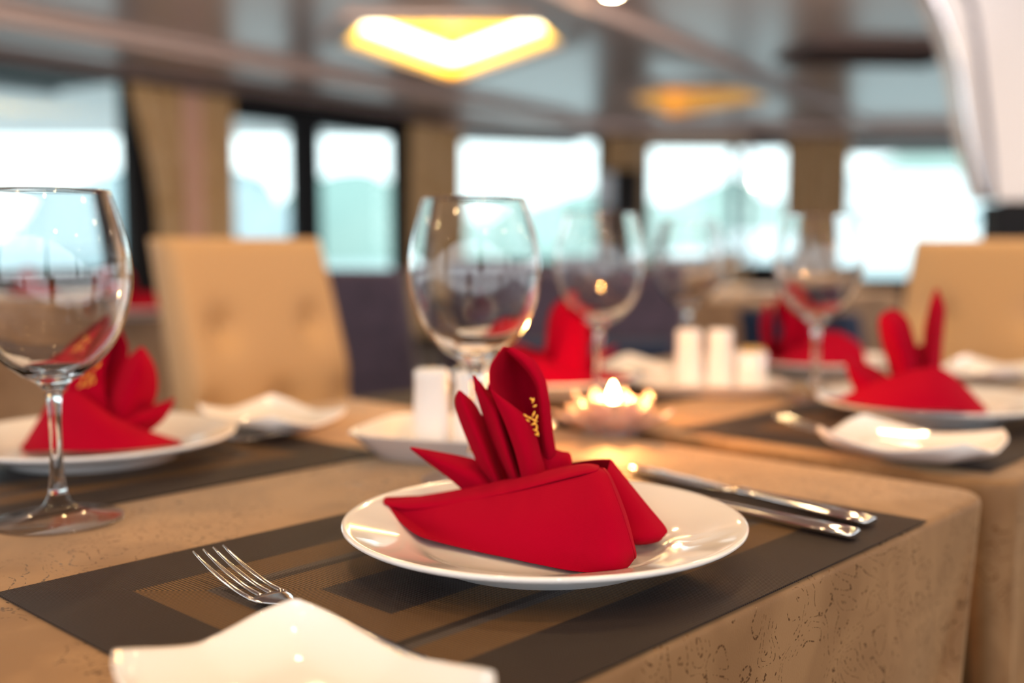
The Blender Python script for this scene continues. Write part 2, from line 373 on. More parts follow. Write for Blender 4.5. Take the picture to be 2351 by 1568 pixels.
# ceiling with two coffer openings
def coffer_outline(off=(0, 0)):
    return [Vector((x+off[0], y+off[1], 0)) for x, y in ((-0.81, 6.22), (0.14, 6.22), (0.286, 6.8), (-0.44, 8.22), (-1.02, 6.8))]
OFF2 = (2.0, 2.55)
bm = bmesh.new()
def loop(pts, z):
    vs = [bm.verts.new((p.x, p.y, z)) for p in pts]; return [bm.edges.new((vs[i], vs[(i+1) % len(vs)])) for i in range(len(vs))]
outer = [Vector(p) for p in ((-9, -1.5, 0), (10, -1.5, 0), (10, 13, 0), (-9, 13, 0))]
es = loop(outer, ZC) + loop(coffer_outline(), ZC) + loop(coffer_outline(OFF2), ZC)
bmesh.ops.triangle_fill(bm, use_beauty=True, use_dissolve=False, edges=es)
ceil = obj('ceiling', bm, M['ceil'], smooth=False, kind='structure')
def coffer(off, glow, strip, label, depth=0.31):
    pts = coffer_outline(off); c = sum(pts, Vector())/5
    root = empty('ceiling_light', (c.x, c.y, ZC), label=label, cat='ceiling light', group='recessed ceiling coffer lights')
    bm = bmesh.new()
    n = 5
    lo = [bm.verts.new(((p-c).x, (p-c).y, 0)) for p in pts]; hi = [bm.verts.new(((p-c).x, (p-c).y, depth)) for p in pts]
    for i in range(n): bm.faces.new((lo[i], lo[(i+1) % n], hi[(i+1) % n], hi[i]))
    obj('glowing_wall', bm, glow, root, smooth=False)  # side walls of the recess, lit look made by their own glow
    bm = bmesh.new(); bm.faces.new([bm.verts.new(((p-c).x, (p-c).y, depth)) for p in pts]); obj('recess_panel', bm, M['ceil'], root, smooth=False)
    bm = bmesh.new()       # flat frame moulding around the opening
    a = [bm.verts.new(((p-c).x*1.02, (p-c).y*1.02, -0.03)) for p in pts]; b = [bm.verts.new(((p-c).x*1.25, (p-c).y*1.25, -0.03)) for p in pts]
    a2 = [bm.verts.new((v.co.x, v.co.y, 0.0)) for v in a]; b2 = [bm.verts.new((v.co.x, v.co.y, 0.0)) for v in b]
    for i in range(n):
        j = (i+1) % n
        bm.faces.new((a[i], a[j], b[j], b[i])); bm.faces.new((a[i], a2[i], a2[j], a[j])); bm.faces.new((b[i], b[j], b2[j], b2[i]))
    obj('frame', bm, M['ceilbeam'], root, smooth=False)
    if strip:
        bm = bmesh.new()
        q = [(p-c)*0.93 for p in pts]
        path = [q[4]*1.0, q[3], q[2]*1.0]
        fine = []
        for s in range(2):
            for k in range(12): fine.append(path[s].lerp(path[s+1], k/12))
        fine.append(path[2])
        tube(bm, [Vector((p.x, p.y, 0.12)) for p in fine], 0.04, 8)
        obj('light_tube', bm, M['covewhite'], root)
    return root
coffer((0, 0), M['coveyellow'], True, 'brightly lit yellow recessed light at the top of the room')
coffer(OFF2, M['coveamber'], False, 'dim amber recessed light farther back on the ceiling, right of the bright one')
# soffits and beams
O, d, n, L = wall_frame(WA, WK)
bm = bmesh.new(); slab(bm, O, d, n, -1, L+0.4, ZC-0.07, ZC+0.02, -1.3, -0.85); slab(bm, O, d, n, -1, L+0.2, ZC-0.035, ZC+0.02, -1.42, -1.3)
obj('trim_2', bm, M['ceilbeam'], smooth=False, kind='structure')
bm = bmesh.new(); slab(bm, O, d, n, -1, L+0.1, ZC-0.045, ZC+0.02, -0.16, 0.0); obj('trim_3', bm, M['ceilbeam'], smooth=False, kind='structure')
bm = bmesh.new(); slab(bm, Vector((0.12-2.4, 5.58-4, 0)), Vector((0.515, 0.857, 0)), Vector((-0.857, 0.515, 0)), 0, 11.5, ZC-0.05, ZC+0.02, -0.14, 0.14)
obj('trim_4', bm, M['ceilbeam'], smooth=False, kind='structure')
for i, (a, b) in enumerate(((WK, WC), (WC, WD), (WD, WE))):
    O, d, n, L = wall_frame(a, b); bm = bmesh.new(); slab(bm, O, d, n, -0.1, L+0.1, ZC-0.10, ZC+0.02, -0.55, 0.0)
    obj(f'trim_{5+i}', bm, M['ceilbeam'], smooth=False, kind='structure')
# air vent, dark slots on the right of the ceiling
v = empty('ceiling_vent', (2.35, 7.2, ZC-0.02), 0.1, label='dark rectangular air vent in the ceiling at upper right', cat='vent')
bm = bmesh.new(); box(bm, (0, 0, 0), (1.1, 0.75, 0.03), bev=0.005); obj('backing', bm, M['vent'], v, smooth=False)
for k in range(6):
    bm = bmesh.new(); box(bm, (0, -0.3+k*0.12, -0.02), (1.02, 0.02, 0.03), Matrix.Rotation(0.5, 3, 'X')); obj('slat', bm, M['darkmetal'], v, smooth=False)
# downlights: small warm recessed lamps
dl = empty('downlight', P(1405, 0, Y=5.58), label='warm round downlight at the top edge above the glasses', cat='ceiling light', group='small warm downlights')
dl.location.z = ZC
bm = bmesh.new(); lathe(bm, [(0.033, -0.004), (0.05, -0.012), (0.064, -0.004), (0.062, 0.0)], 32); obj('ring', bm, M['chrome'], dl)
bm = bmesh.new(); lathe(bm, [(0, -0.006), (0.033, -0.005)], 24); obj('lens', bm, M['lampglow'], dl)
for i, (x, y, lab) in enumerate(((-1.6, 1.2, 0), (1.7, 0.8, 0), (0.9, 2.6, 0), (-0.6, 3.2, 0), (-2.6, 3.8, 0), (2.9, 3.4, 0), (0.2, -0.7, 0), (-1.2, -0.6, 0), (2.2, -0.4, 0), (-2.6, 0.2, 0), (0.9, 0.5, 0), (-0.5, 1.6, 0), (-3.4, 1.9, 0), (3.3, 1.6, 0), (-0.2, 4.3, 0), (1.9, 4.2, 0), (1.0, -1.2, 0), (-2.2, -1.1, 0), (3.4, -0.9, 0), (4.4, 3.0, 0), (0.35, 1.55, 0), (-1.9, 2.5, 0), (2.3, 1.3, 0), (-1.4, 0.2, 0), (1.4, 1.9, 0), (-0.3, 0.55, 0), (0.5, -0.2, 0))):
    copy_tree(dl, (x, y, ZC), label='added unseen warm round downlight on the ceiling outside the picture')  # unseen extra lamps, added for even light and glints in the glasses
for (x, y, rz_, tl) in ((-2.6, 3.8, 0.5, 1.0), (-0.6, 4.4, 0.1, 1.0), (1.2, 4.4, -0.15, 1.0), (2.9, 3.4, -0.3, 1.0)):
    area_light('wall_fill', (x, y, ZC-0.10), 0.15, 34, WARM, (tl, 0, rz_))  # added fill on the curtains and back walls, without a fitting
area_light('panel_fill', (2.1, 1.7, ZC-0.03), 0.2, 16, (1.0, 0.88, 0.84), (0.75, 0, -0.1))  # added fill that brightens the white panel, no lamp stands there

# curtains
def curtain(px0, px1, A, B, lab, m='curtain', z1=2.1, z0=0.05, tie=0.0, waves=5, off=-0.12):
    O, d, n, L = wall_frame(A, B); s0, s1 = wall_pt(px0, A, B), wall_pt(px1, A, B)
    bm = bmesh.new(); nu, nv = 60, 24; g = []
    for j in range(nv):
        t = j/(nv-1); z = z1 + (z0-z1)*t
        k = math.sin(min(t/0.55, 1)*math.pi/2)*tie
        row = []
        for i in range(nu):
            f = i/(nu-1); s = s0 + (s1-s0)*(k*(1-f) + f)
            row.append(bm.verts.new(O + d*s + n*(off + 0.05*math.sin(f*waves*2*math.pi + 0.5*t)) + Vector((0, 0, z))))
        g.append(row)
    for j in range(nv-1):
        for i in range(nu-1): bm.faces.new((g[j][i], g[j][i+1], g[j+1][i+1], g[j+1][i]))
    o = obj('curtain', bm, M[m], label=lab, cat='curtain'); solidify(o, 0.006)
    return o
curtain(286, 400, WA, WK, 'tan curtain swept aside at the right edge of the large left window', tie=0.55, waves=3)
curtain(401, 449, WA, WK, 'narrow rose-beige curtain between the two tan curtains on the left', 'curtainpink', waves=2, off=-0.10)
curtain(450, 517, WA, WK, 'olive tan curtain beside the black-framed door', waves=3)
curtain(925, 1038, WA, WK, 'tan curtain between the black-framed door and the middle window', waves=4)
curtain(1376, 1440, WK, WC, 'tan curtain at the right edge of the middle window, beside the dark post', waves=3)
curtain(1795, 1938, WD, WE, 'wide tan curtain between the two right windows, behind a glass', waves=5, z1=2.08)
# black post and pale lamp beside it
bm = bmesh.new(); box(bm, (1.17, 11.3, 0.85), (0.28, 0.2, 1.7), bev=0.02); obj('post', bm, M['black'], label='black post in the back corner between the middle and right windows', cat='post')
bm = bmesh.new(); box(bm, (0, 0, 0.175), (0.17, 0.06, 0.35), bev=0.02)
lm = empty('wall_lamp', (0.93, 11.0, 1.30), label='pale blue box lamp on a stand in front of the black post', cat='lamp')
obj('lamp_shade', bm, mat('pale_blue_shade', (0.55, 0.68, 0.85), 0.4), lm)
bm = bmesh.new(); box(bm, (0, 0, -0.65), (0.04, 0.04, 1.3), bev=0.005); obj('pole', bm, M['darkmetal'], lm)

# outdoors: sea, hazy hills, a white boat
bm = bmesh.new(); box(bm, (0, 350, -2.6), (1600, 640, 0.2)); obj('sea', bm, M['sea'], smooth=False, label='pale sea outside the windows', cat='sea', kind='stuff')
def hill(name, prof, Y, depth, m, lab):
    """ridge seen at (px,py); a real mound with depth"""
    pts = spl([P(px, py, Y=Y) for px, py in prof], 60); bm = bmesh.new(); g = []
    for j in range(13):
        t = j/12*2 - 1; h = math.cos(t*math.pi/2)**0.8 if abs(t) < 1 else 0.0
        g.append([bm.verts.new((p.x, p.y + t*depth, -3 + (p.z+3)*h + (noise.noise(Vector((p.x*0.06, t*3, 1)))*1.2 if 0 < h < 1 else 0))) for p in pts])
    for a, b in zip(g, g[1:]):
        for i in range(len(a)-1): bm.faces.new((a[i], a[i+1], b[i+1], b[i]))
    return obj(name, bm, m, label=lab, cat='hill')
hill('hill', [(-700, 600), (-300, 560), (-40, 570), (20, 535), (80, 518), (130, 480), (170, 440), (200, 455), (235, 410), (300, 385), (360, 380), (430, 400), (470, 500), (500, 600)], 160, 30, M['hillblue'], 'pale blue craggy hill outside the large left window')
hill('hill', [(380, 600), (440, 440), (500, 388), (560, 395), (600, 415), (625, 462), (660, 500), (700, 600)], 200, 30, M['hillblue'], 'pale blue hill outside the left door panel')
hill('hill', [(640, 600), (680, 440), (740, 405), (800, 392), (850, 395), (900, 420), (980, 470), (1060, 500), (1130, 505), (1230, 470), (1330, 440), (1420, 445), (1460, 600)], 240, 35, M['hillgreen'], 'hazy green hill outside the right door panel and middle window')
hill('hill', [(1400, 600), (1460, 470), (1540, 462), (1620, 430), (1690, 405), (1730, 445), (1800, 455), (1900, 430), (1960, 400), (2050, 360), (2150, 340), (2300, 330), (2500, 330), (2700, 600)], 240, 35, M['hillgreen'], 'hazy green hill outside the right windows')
bt = empty('boat', (22.5, 70, -2.5), label='white boat moored outside the far right window', cat='boat')
bm = bmesh.new(); sheetpts = []
for i in range(13):
    t = i/12; x = -9 + 22*t; wd = 2.2*math.sin(min(t*1.3+0.25, 1)*math.pi/2)
    sheetpts.append([Vector((x, -wd, 4.2)), Vector((x, -wd*0.9, 1.5)), Vector((x, 0, 0.0)), Vector((x, wd*0.9, 1.5)), Vector((x, wd, 4.2))])
sheet(bm, sheetpts, 20, 30); h_ = obj('hull', bm, M['boat'], bt); solidify(h_, 0.15)
bm = bmesh.new(); box(bm, (3, 0, 5.4), (16, 3.6, 2.4), bev=0.3); obj('cabin', bm, M['boat'], bt)
bm = bmesh.new(); box(bm, (3, 0, 7.2), (13, 3.0, 1.2), bev=0.2); obj('upper_deck', bm, M['boat'], bt)
for k in range(6):
    bm = bmesh.new(); box(bm, (-3+k*2.4, -1.82, 5.3), (1.5, 0.08, 0.7), bev=0.03); obj('window', bm, M['boatdark'], bt)
b2 = empty('boat', (12.5, 80, -2.5), label='smaller white boat outside the window between the tan columns', cat='boat')
bm = bmesh.new(); sheet(bm, [[v*0.42 for v in r] for r in sheetpts], 16, 20); o = obj('hull', bm, M['boat'], b2); solidify(o, 0.1)
bm = bmesh.new(); box(bm, (0.5, 0, 2.3), (5, 1.4, 1.4), bev=0.2); obj('cabin', bm, M['boat'], b2)

# white curved panel with silver edge (upper right), black cabinet under it
Yp = 3.6
root = empty('partition_panel', P(2300, 500, Y=Yp), label='large white panel with curved silver edge in the upper right corner', cat='panel')
root.location.z = 0
def poly_extrude(bm, pts, depth):
    f = [bm.verts.new(p) for p in pts]; b = [bm.verts.new(p + Vector((0, depth, 0))) for p in pts]
    bm.faces.new(f); bm.faces.new(b); n = len(pts)
    for i in range(n): bm.faces.new((f[i], f[(i+1) % n], b[(i+1) % n], b[i]))
def loc(pts): return [p - root.location for p in pts]
inner = [(2190, -60), (2232, 0), (2250, 90), (2262, 200), (2275, 320), (2285, 460)]
outer_ = [(2105, -60), (2145, 0), (2180, 80), (2205, 170), (2222, 290), (2245, 400), (2262, 460)]
bm = bmesh.new(); poly_extrude(bm, loc([P(x, y, Y=Yp) for x, y in inner] + [P(2900, 460, Y=Yp), P(2900, -60, Y=Yp)]), 0.10); obj('panel', bm, M['whitepanel'], root, smooth=False)
bm = bmesh.new(); poly_extrude(bm, loc([P(x, y, Y=Yp-0.01) for x, y in outer_] + [P(x-6, y, Y=Yp-0.01) for x, y in reversed(inner)]), 0.12); obj('edge_band', bm, M['whitepanel'], root, smooth=False)
bm = bmesh.new(); tube(bm, loc(spl([P(x-4, y, Y=Yp-0.02) for x, y in inner], 24)), 0.009, 10); obj('trim_strip', bm, M['darkmetal'], root)
bm = bmesh.new(); tube(bm, loc(spl([P(x, y, Y=Yp-0.02) for x, y in outer_], 24)), 0.012, 10); obj('silver_edge', bm, M['chrome'], root)
bm = bmesh.new(); q = P(2272, 462, Y=Yp); q2 = P(2272, 560, Y=Yp)
box(bm, (q.x+0.62, Yp+0.06, (q.z-0.004)/2), (1.2, 0.12, q.z-0.004), bev=0.01); obj('cabinet', bm, M['black'], smooth=False, label='black cabinet under the white curved panel behind the right chair', cat='cabinet')

# ------------------------------------------------------------------ tables
def make_cloth(u0, u1, v0, v1, drop, label, group, m, h=0.0, taper=0.0, seed=0, org=None, rot=None):
    c = T((u0+u1)/2, (v0+v1)/2, h) if org is None else Vector(org)
    rz = A47 if rot is None else rot
    hx, hy = (u1-u0)/2, (v1-v0)/2; r = 0.03
    out = []
    def seg(x0, y0, x1, y1, n, nx, ny):
        for i in range(n): out.append((x0+(x1-x0)*i/n, y0+(y1-y0)*i/n, nx, ny, 0))
    def arc(cx, cy, a0):
        for i in range(10):
            a = a0 + math.pi/2*i/10; out.append((cx+r*math.cos(a), cy+r*math.sin(a), math.cos(a), math.sin(a), math.sin(math.pi*i/10)))
    nx_, ny_ = 90, 60
    seg(-hx+r, -hy, hx-r, -hy, nx_, 0, -1); arc(hx-r, -hy+r, -math.pi/2)
    seg(hx, -hy+r, hx, hy-r, ny_, 1, 0); arc(hx-r, hy-r, 0)
    seg(hx-r, hy, -hx+r, hy, nx_, 0, 1); arc(-hx+r, hy-r, math.pi/2)
    seg(-hx, hy-r, -hx, -hy+r, ny_, -1, 0); arc(-hx+r, -hy+r, math.pi)
    bm = bmesh.new(); rings = []
    e = 0.006
    levels = [(-e*1.0, 0.0, 0)] + [(-e+e*math.sin(a), -e+e*math.cos(a), 0) for a in (0.4, 0.8, 1.2, 1.5708)] + [(0, -e-drop*t, t) for t in (0.04, 0.1, 0.18, 0.28, 0.4, 0.55, 0.7, 0.85, 1.0)]
    rnd = random.Random(seed); ph = [rnd.uniform(0, 6) for _ in range(4)]
    s = 0; acc = []
    for i, p in enumerate(out):
        if i: s += math.hypot(p[0]-out[i-1][0], p[1]-out[i-1][1])
        acc.append(s)
    for off, z, t in levels:
        ring = []
        for i, (x, y, nx, ny, cn) in enumerate(out):
            q = acc[i]
            wv = (math.sin(q*19+ph[0]) + 0.6*math.sin(q*31+ph[1]))*0.010*t**1.2 + 0.03*cn*t
            ring.append(bm.verts.new(((x+nx*(off+wv))*(1-taper*t), y+ny*(off+wv)+0.0, z)))
        rings.append(ring)
    n = len(out)
    top = bm.faces.new(rings[0])
    for a, b in zip(rings, rings[1:]):
        for i in range(n): bm.faces.new((a[i], a[(i+1) % n], b[(i+1) % n], b[i]))
    o = obj('tablecloth', bm, m, loc=c, rz=rz, label=label, cat='tablecloth', group=group)
    return o
def make_table(u0, u1, v0, v1, label, h=0.0, org=None, rot=None):
    c = T((u0+u1)/2, (v0+v1)/2, h) if org is None else Vector(org)
    rz = A47 if rot is None else rot
    hx, hy = (u1-u0)/2-0.008, (v1-v0)/2-0.008
    r = empty('dining_table', (c.x, c.y, 0), rz, label=label, cat='table')
    bm = bmesh.new(); box(bm, (0, 0, c.z-0.018), (hx*2, hy*2, 0.03), bev=0.003); obj('tabletop', bm, M['legwood'], r, smooth=False)
    for sx in (-1, 1):
        for sy in (-1, 1):
            bm = bmesh.new(); box(bm, (sx*(hx-0.06), sy*(hy-0.06), (c.z-0.033)/2), (0.06, 0.06, c.z-0.033), bev=0.004); obj('leg', bm, M['legwood'], r, smooth=False)
    return r
make_table(-1.15, 0.126, 0.0, 0.765, 'cloth-covered dining table in the foreground under the sharp plate')
make_cloth(-1.15, 0.126, 0.0, 0.765, 0.255, 'gold patterned tablecloth in the foreground under the sharp plate', None, M['cloth'], taper=0.16, seed=1)
make_table(0.163, 0.96, 0.0, 0.765, 'cloth-covered dining table joined behind the foreground table')
make_cloth(0.163, 0.96, 0.0, 0.765, 0.255, 'gold patterned tablecloth on the second table, right behind the gap', None, M['cloth'], seed=5)

# ------------------------------------------------------------------ tableware builders
PL_R = 0.122
def make_plate(label, loc_, rz=0):
    bm = bmesh.new()
    prof = [(0, 0.0065), (0.05, 0.0062), (0.070, 0.0068), (0.0765, 0.0095), (0.081, 0.0118), (0.090, 0.0142), (0.105, 0.0182), (0.117, 0.0216), (0.1205, 0.0226), (0.1222, 0.0222),
            (0.1224, 0.0205), (0.1205, 0.0188), (0.105, 0.0140), (0.090, 0.0100), (0.080, 0.0070), (0.074, 0.0045), (0.072, 0.0), (0.068, 0.0), (0.066, 0.0025), (0, 0.003)]
    lathe(bm, prof, 128)
    return obj('dinner_plate', bm, M['porcelain'], loc=loc_, rz=rz, label=label, cat='plate', group='round white dinner plates')
def make_side(label, loc_, rz, L=0.15, W=0.11):
    """small four-cornered plate, corners swept up and the sides dipping between them"""
    bm = bmesh.new(); n = 28
    def pt(a, b, low=0):
        # squircle mapping of a,b in -1..1
        x = a*math.sqrt(1-b*b*0.06-0.10*b**8); y = b*math.sqrt(1-a*a*0.08-0.14*a**8)
        r2 = max(abs(a), abs(b))
        e = max(0, (r2-0.55)/0.45)
        k = (abs(a)*abs(b))
        z = 0.006 + 0.011*e**1.5 + 0.012*k**1.3
        cs = 1 - 0.07*max(0, k-0.6)/0.4
        if low:
            z = 0.0008 + max(0, z-0.0048)*1.0; 
        return Vector((x*L/2*cs, y*W/2*cs, z))
    top = [[bm.verts.new(pt(2*i/n-1, 2*j/n-1)) for i in range(n+1)] for j in range(n+1)]
    bot = [[bm.verts.new(pt(2*i/n-1, 2*j/n-1, 1)) for i in range(n+1)] for j in range(n+1)]
    for j in range(n):
        for i in range(n):
            bm.faces.new((top[j][i], top[j][i+1], top[j+1][i+1], top[j+1][i])); bm.faces.new((bot[j][i], bot[j+1][i], bot[j+1][i+1], bot[j][i+1]))
    def rim(a, b, a2, b2): bm.faces.new((a, b, b2, a2))
    for i in range(n):
        rim(top[0][i], top[0][i+1], bot[0][i], bot[0][i+1]); rim(top[n][i], top[n][i+1], bot[n][i], bot[n][i+1])
        rim(top[i][0], top[i+1][0], bot[i][0], bot[i+1][0]); rim(top[i][n], top[i+1][n], bot[i][n], bot[i+1][n])
    o = obj('bread_plate', bm, M['porcelain'], loc=loc_, rz=rz, label=label, cat='plate', group='small white bread plates')
    s = o.modifiers.new('smooth', 'SUBSURF'); s.levels = 1; s.render_levels = 1
    return o
def make_glass(label, loc_):
    bm = bmesh.new()
    outp = [(0, 0.0), (0.036, 0.0), (0.0425, 0.0012), (0.043, 0.0022), (0.040, 0.0032), (0.030, 0.0045), (0.018, 0.0075), (0.010, 0.0125), (0.0062, 0.020), (0.0046, 0.034), (0.0040, 0.055), (0.0042, 0.075), (0.0056, 0.088), (0.0105, 0.0955),
            (0.020, 0.1015), (0.031, 0.1105), (0.041, 0.1235), (0.0485, 0.1405), (0.0525, 0.160), (0.0525, 0.176), (0.050, 0.193), (0.0455, 0.210), (0.0412, 0.2235), (0.0396, 0.2262)]
    inp = [(0.0388, 0.2262), (0.0402, 0.2232), (0.0443, 0.2100), (0.0488, 0.1930), (0.0513, 0.1760), (0.0512, 0.160), (0.0470, 0.1412), (0.0392, 0.1250), (0.029, 0.1130), (0.018, 0.1050), (0.008, 0.1010), (0, 0.1000)]
    A = [Vector((r, z, 0)) for r, z in outp]; B = [Vector((r, z, 0)) for r, z in inp]
    root = empty('wine_glass', loc_, label=label, cat='glass', group='empty stemmed wine glasses')
    def smooth(pts, n): return [(max(p.x, 0), p.y) for p in [cr(pts, (len(pts)-1)*i/(n-1)) for i in range(n)]]
    bm = bmesh.new(); f = smooth(A[2:9], 30); lathe(bm, [(0, 0.0006), (0.036, 0.0006)] + f + [(0.0, f[-1][1])], 96); obj('foot', bm, M['foot'], root)
    bm = bmesh.new(); f = smooth(A[8:15], 34); lathe(bm, [(0, f[0][1]+0.0003)] + [(r*1.001, z+0.0003) for r, z in f] + [(0.012, 0.1032), (0, 0.1005)], 64); obj('stem', bm, M['glass'], root)
    bm = bmesh.new(); f = smooth(A[14:], 44) + smooth(B[:-2], 40); lathe(bm, f + [(0.0, 0.1010)], 96); obj('bowl', bm, M['bowl'], root)
    return root
def make_mat(label, u, v, z=0.0006, rz=None, w=0.498, d=0.307):
    bm = bmesh.new(); n = 24
    g = [[None]*(n+1) for _ in range(n+1)]
    box(bm, (0, 0, 0.0005), (w, d, 0.001))
    return obj('placemat', bm, M['mat'], loc=T(u, v, z), rz=A47 if rz is None else rz, smooth=False, label=label, cat='placemat', group='dark woven placemats')
def make_fork(label, loc_, rz):
    """x from tine tips (0) to handle end (0.20)"""
    r = empty('fork', loc_, rz, label=label, cat='fork', group='steel forks')
    bm = bmesh.new()
    def zc(x): return 0.002 + 0.0125*max(0, 1-x/0.07)**1.8 + 0.004*math.exp(-((x-0.115)/0.035)**2)
    for k in range(4):
        y = (k-1.5)*0.0062
        st = []
        for i in range(12):
            x = 0.066*i/11; hw = 0.0007 + 0.0010*min(1, i/5); st.append((x, hw, zc(x)+0.0011, zc(x)-0.0007, y*(1-0.0*i)))
        ribbon(bm, st)
    st = []
    for x, hw in ((0.063, 0.0112), (0.067, 0.0114), (0.072, 0.0106), (0.078, 0.0080), (0.084, 0.0050), (0.090, 0.0034), (0.098, 0.0030)):
        st.append((x, hw, zc(x)+0.0014, zc(x)-0.0008))
    ribbon(bm, st); obj('fork_head', bm, M['steel'], r)
    bm = bmesh.new(); st = []
    for x, hw in ((0.0965, 0.0030), (0.11, 0.0032), (0.13, 0.0042), (0.15, 0.0056), (0.17, 0.0070), (0.185, 0.0078), (0.194, 0.0074), (0.199, 0.0045), (0.200, 0.001)):
        st.append((x, hw, zc(x)+0.0016, zc(x)-0.0012))
    ribbon(bm, st); obj('handle', bm, M['steel'], r)
    return r
def make_knife(label, loc_, rz):
    """x from handle end (0) to blade tip (0.235)"""
    r = empty('table_knife', loc_, rz, label=label, cat='knife', group='steel table knives')
    bm = bmesh.new()
    ribbon(bm, [(0, 0.0070, 0.0062, 0.0006), (0.002, 0.0082, 0.0072, 0.0), (0.03, 0.0080, 0.0070, 0.0), (0.07, 0.0062, 0.0068, 0.0004), (0.10, 0.0048, 0.0062, 0.0008), (0.112, 0.0056, 0.0066, 0.0006), (0.118, 0.0050, 0.0060, 0.0010)])
    obj('handle', bm, M['steel'], r)
    bm = bmesh.new(); st = [(0.117, 0.0050, 0.0046, 0.0022, 0), (0.125, 0.0080, 0.0042, 0.0026, 0.002), (0.15, 0.0098, 0.0040, 0.0028, 0.002), (0.19, 0.0102, 0.0039, 0.0029, 0.002), (0.215, 0.0088, 0.0038, 0.0030, 0.001), (0.228, 0.0058, 0.0037, 0.0030, -0.001), (0.235, 0.001, 0.0036, 0.0031, -0.004)]
    ribbon(bm, st); obj('blade', bm, M['steel'], r)
    return r

# ------------------------------------------------------------------ the folded napkin
PC = Vector((0.0195, 0.652, TZ+0.0016))          # centre of the sharp plate
def make_napkin(label, origin):
    root = empty('folded_napkin', origin, 0, label=label, cat='napkin', group='red folded napkins')
    def q(px, py, Y=None, z=None): return P(px, py, Y=Y, z=z) - PC
    bm = bmesh.new()
    zl = 0.0145
    # front panel: columns left -> right, rows top / upper / lower / bottom
    front = [
        [q(880, 1152, Y=.700), q(950, 1147, Y=.692), q(1060, 1131, Y=.682), q(1180, 1104, Y=.668), q(1290, 1080, Y=.652), q(1345, 1071, Y=.640), q(1382, 1076, Y=.628)],
        [q(879, 1157, Y=.699), q(945, 1162, Y=.684), q(1050, 1150, Y=.668), q(1180, 1125, Y=.648), q(1300, 1100, Y=.630), q(1362, 1088, Y=.618), q(1398, 1100, Y=.612)],
        [q(882, 1163, Y=.697), q(938, 1188, Y=.680), q(1040, 1195, Y=.652), q(1190, 1195, Y=.620), q(1320, 1190, Y=.598), q(1390, 1180, Y=.588), q(1428, 1180, Y=.590)],
        [q(890, 1170, Y=.694), q(945, 1216, Y=.672), q(1020, 1240, Y=.645), q(1180, 1272, Y=.610), q(1310, 1290, Y=.590), q(1400, 1285, Y=.576), q(1453, 1262, Y=.585)],
        [q(892, 1173, Y=.693), q(950, 1222, z=.0165), q(1010, 1244, z=.0125), q(1180, 1284, z=.0105), q(1330, 1313, z=.0105), q(1425, 1311, z=.013), q(1456, 1284, z=.013)],
    ]
    sheet(bm, front, 48, 20)
    # rounded right end: from the front panel's right edge turning inwards and back
    end = [[r[-1] for r in front],
           [q(1386, 1074, Y=.640), q(1404, 1100, Y=.632), q(1436, 1180, Y=.612), q(1456, 1262, Y=.604), q(1457, 1278, Y=.602)],
           [q(1370, 1072, Y=.655), q(1385, 1100, Y=.65), q(1405, 1180, Y=.64), q(1420, 1250, Y=.625), q(1425, 1272, z=.009)]]
    sheet(bm, end, 20, 8)
    # hem: a second thin layer just above the front panel's top edge
    hem = [[q(882, 1151, Y=.703), q(950, 1142, Y=.697), q(1060, 1122, Y=.689), q(1180, 1097, Y=.676), q(1290, 1072, Y=.662), q(1345, 1064, Y=.652), q(1376, 1068, Y=.642)],
           [q(882, 1157, Y=.700), q(950, 1156, Y=.690), q(1060, 1142, Y=.678), q(1180, 1118, Y=.662), q(1290, 1094, Y=.646), q(1345, 1086, Y=.636), q(1378, 1088, Y=.628)]]
    sheet(bm, hem, 40, 4)
    # back panel, left tip -> right end
    back = [
        [q(881, 1150, Y=.702), q(960, 1139, Y=.708), q(1060, 1122, Y=.712), q(1180, 1095, Y=.712), q(1290, 1066, Y=.700), q(1360, 1055, Y=.684), q(1402, 1053, Y=.668)],
        [q(884, 1154, Y=.704), q(960, 1150, Y=.718), q(1060, 1142, Y=.728), q(1180, 1120, Y=.730), q(1300, 1092, Y=.716), q(1390, 1082, Y=.690), q(1432, 1092, Y=.664)],
        [q(890, 1158, Y=.705), q(965, 1160, Y=.718), q(1060, 1160, Y=.729), q(1190, 1148, Y=.732), q(1330, 1130, Y=.716), q(1440, 1140, Y=.680), q(1488, 1162, Y=.648)],
        [q(894, 1160, Y=.706), q(965, 1168, Y=.720), q(1065, 1170, Y=.733), q(1200, 1166, Y=.738), q(1350, 1160, Y=.720), q(1480, 1195, Y=.678), q(1530, 1213, Y=.640)],
        [q(896, 1163, Y=.706), q(965, 1172, Y=.720), q(1065, 1176, Y=.733), q(1200, 1174, Y=.738), q(1360, 1172, Y=.720), q(1500, 1215, Y=.668), q(1526, 1228, Y=.634)],
    ]
    sheet(bm, back, 48, 18)
    # turned-in flap of the back panel facing the camera at the right
    flap = [[q(1402, 1053, Y=.668), q(1432, 1092, Y=.663), q(1488, 1162, Y=.647), q(1530, 1213, Y=.639), q(1526, 1230, Y=.633)],
            [q(1396, 1072, Y=.656), q(1425, 1105, Y=.650), q(1470, 1175, Y=.636), q(1505, 1228, Y=.626), q(1508, 1244, z=.0135)],
            [q(1388, 1090, Y=.652), q(1408, 1130, Y=.644), q(1440, 1200, Y=.632), q(1462, 1240, Y=.622), q(1466, 1250, z=.0115)],
            [q(1360, 1100, Y=.660), q(1375, 1150, Y=.652), q(1390, 1200, Y=.642), q(1405, 1235, Y=.632), q(1410, 1246, z=.0115)]]
    sheet(bm, flap, 24, 14)
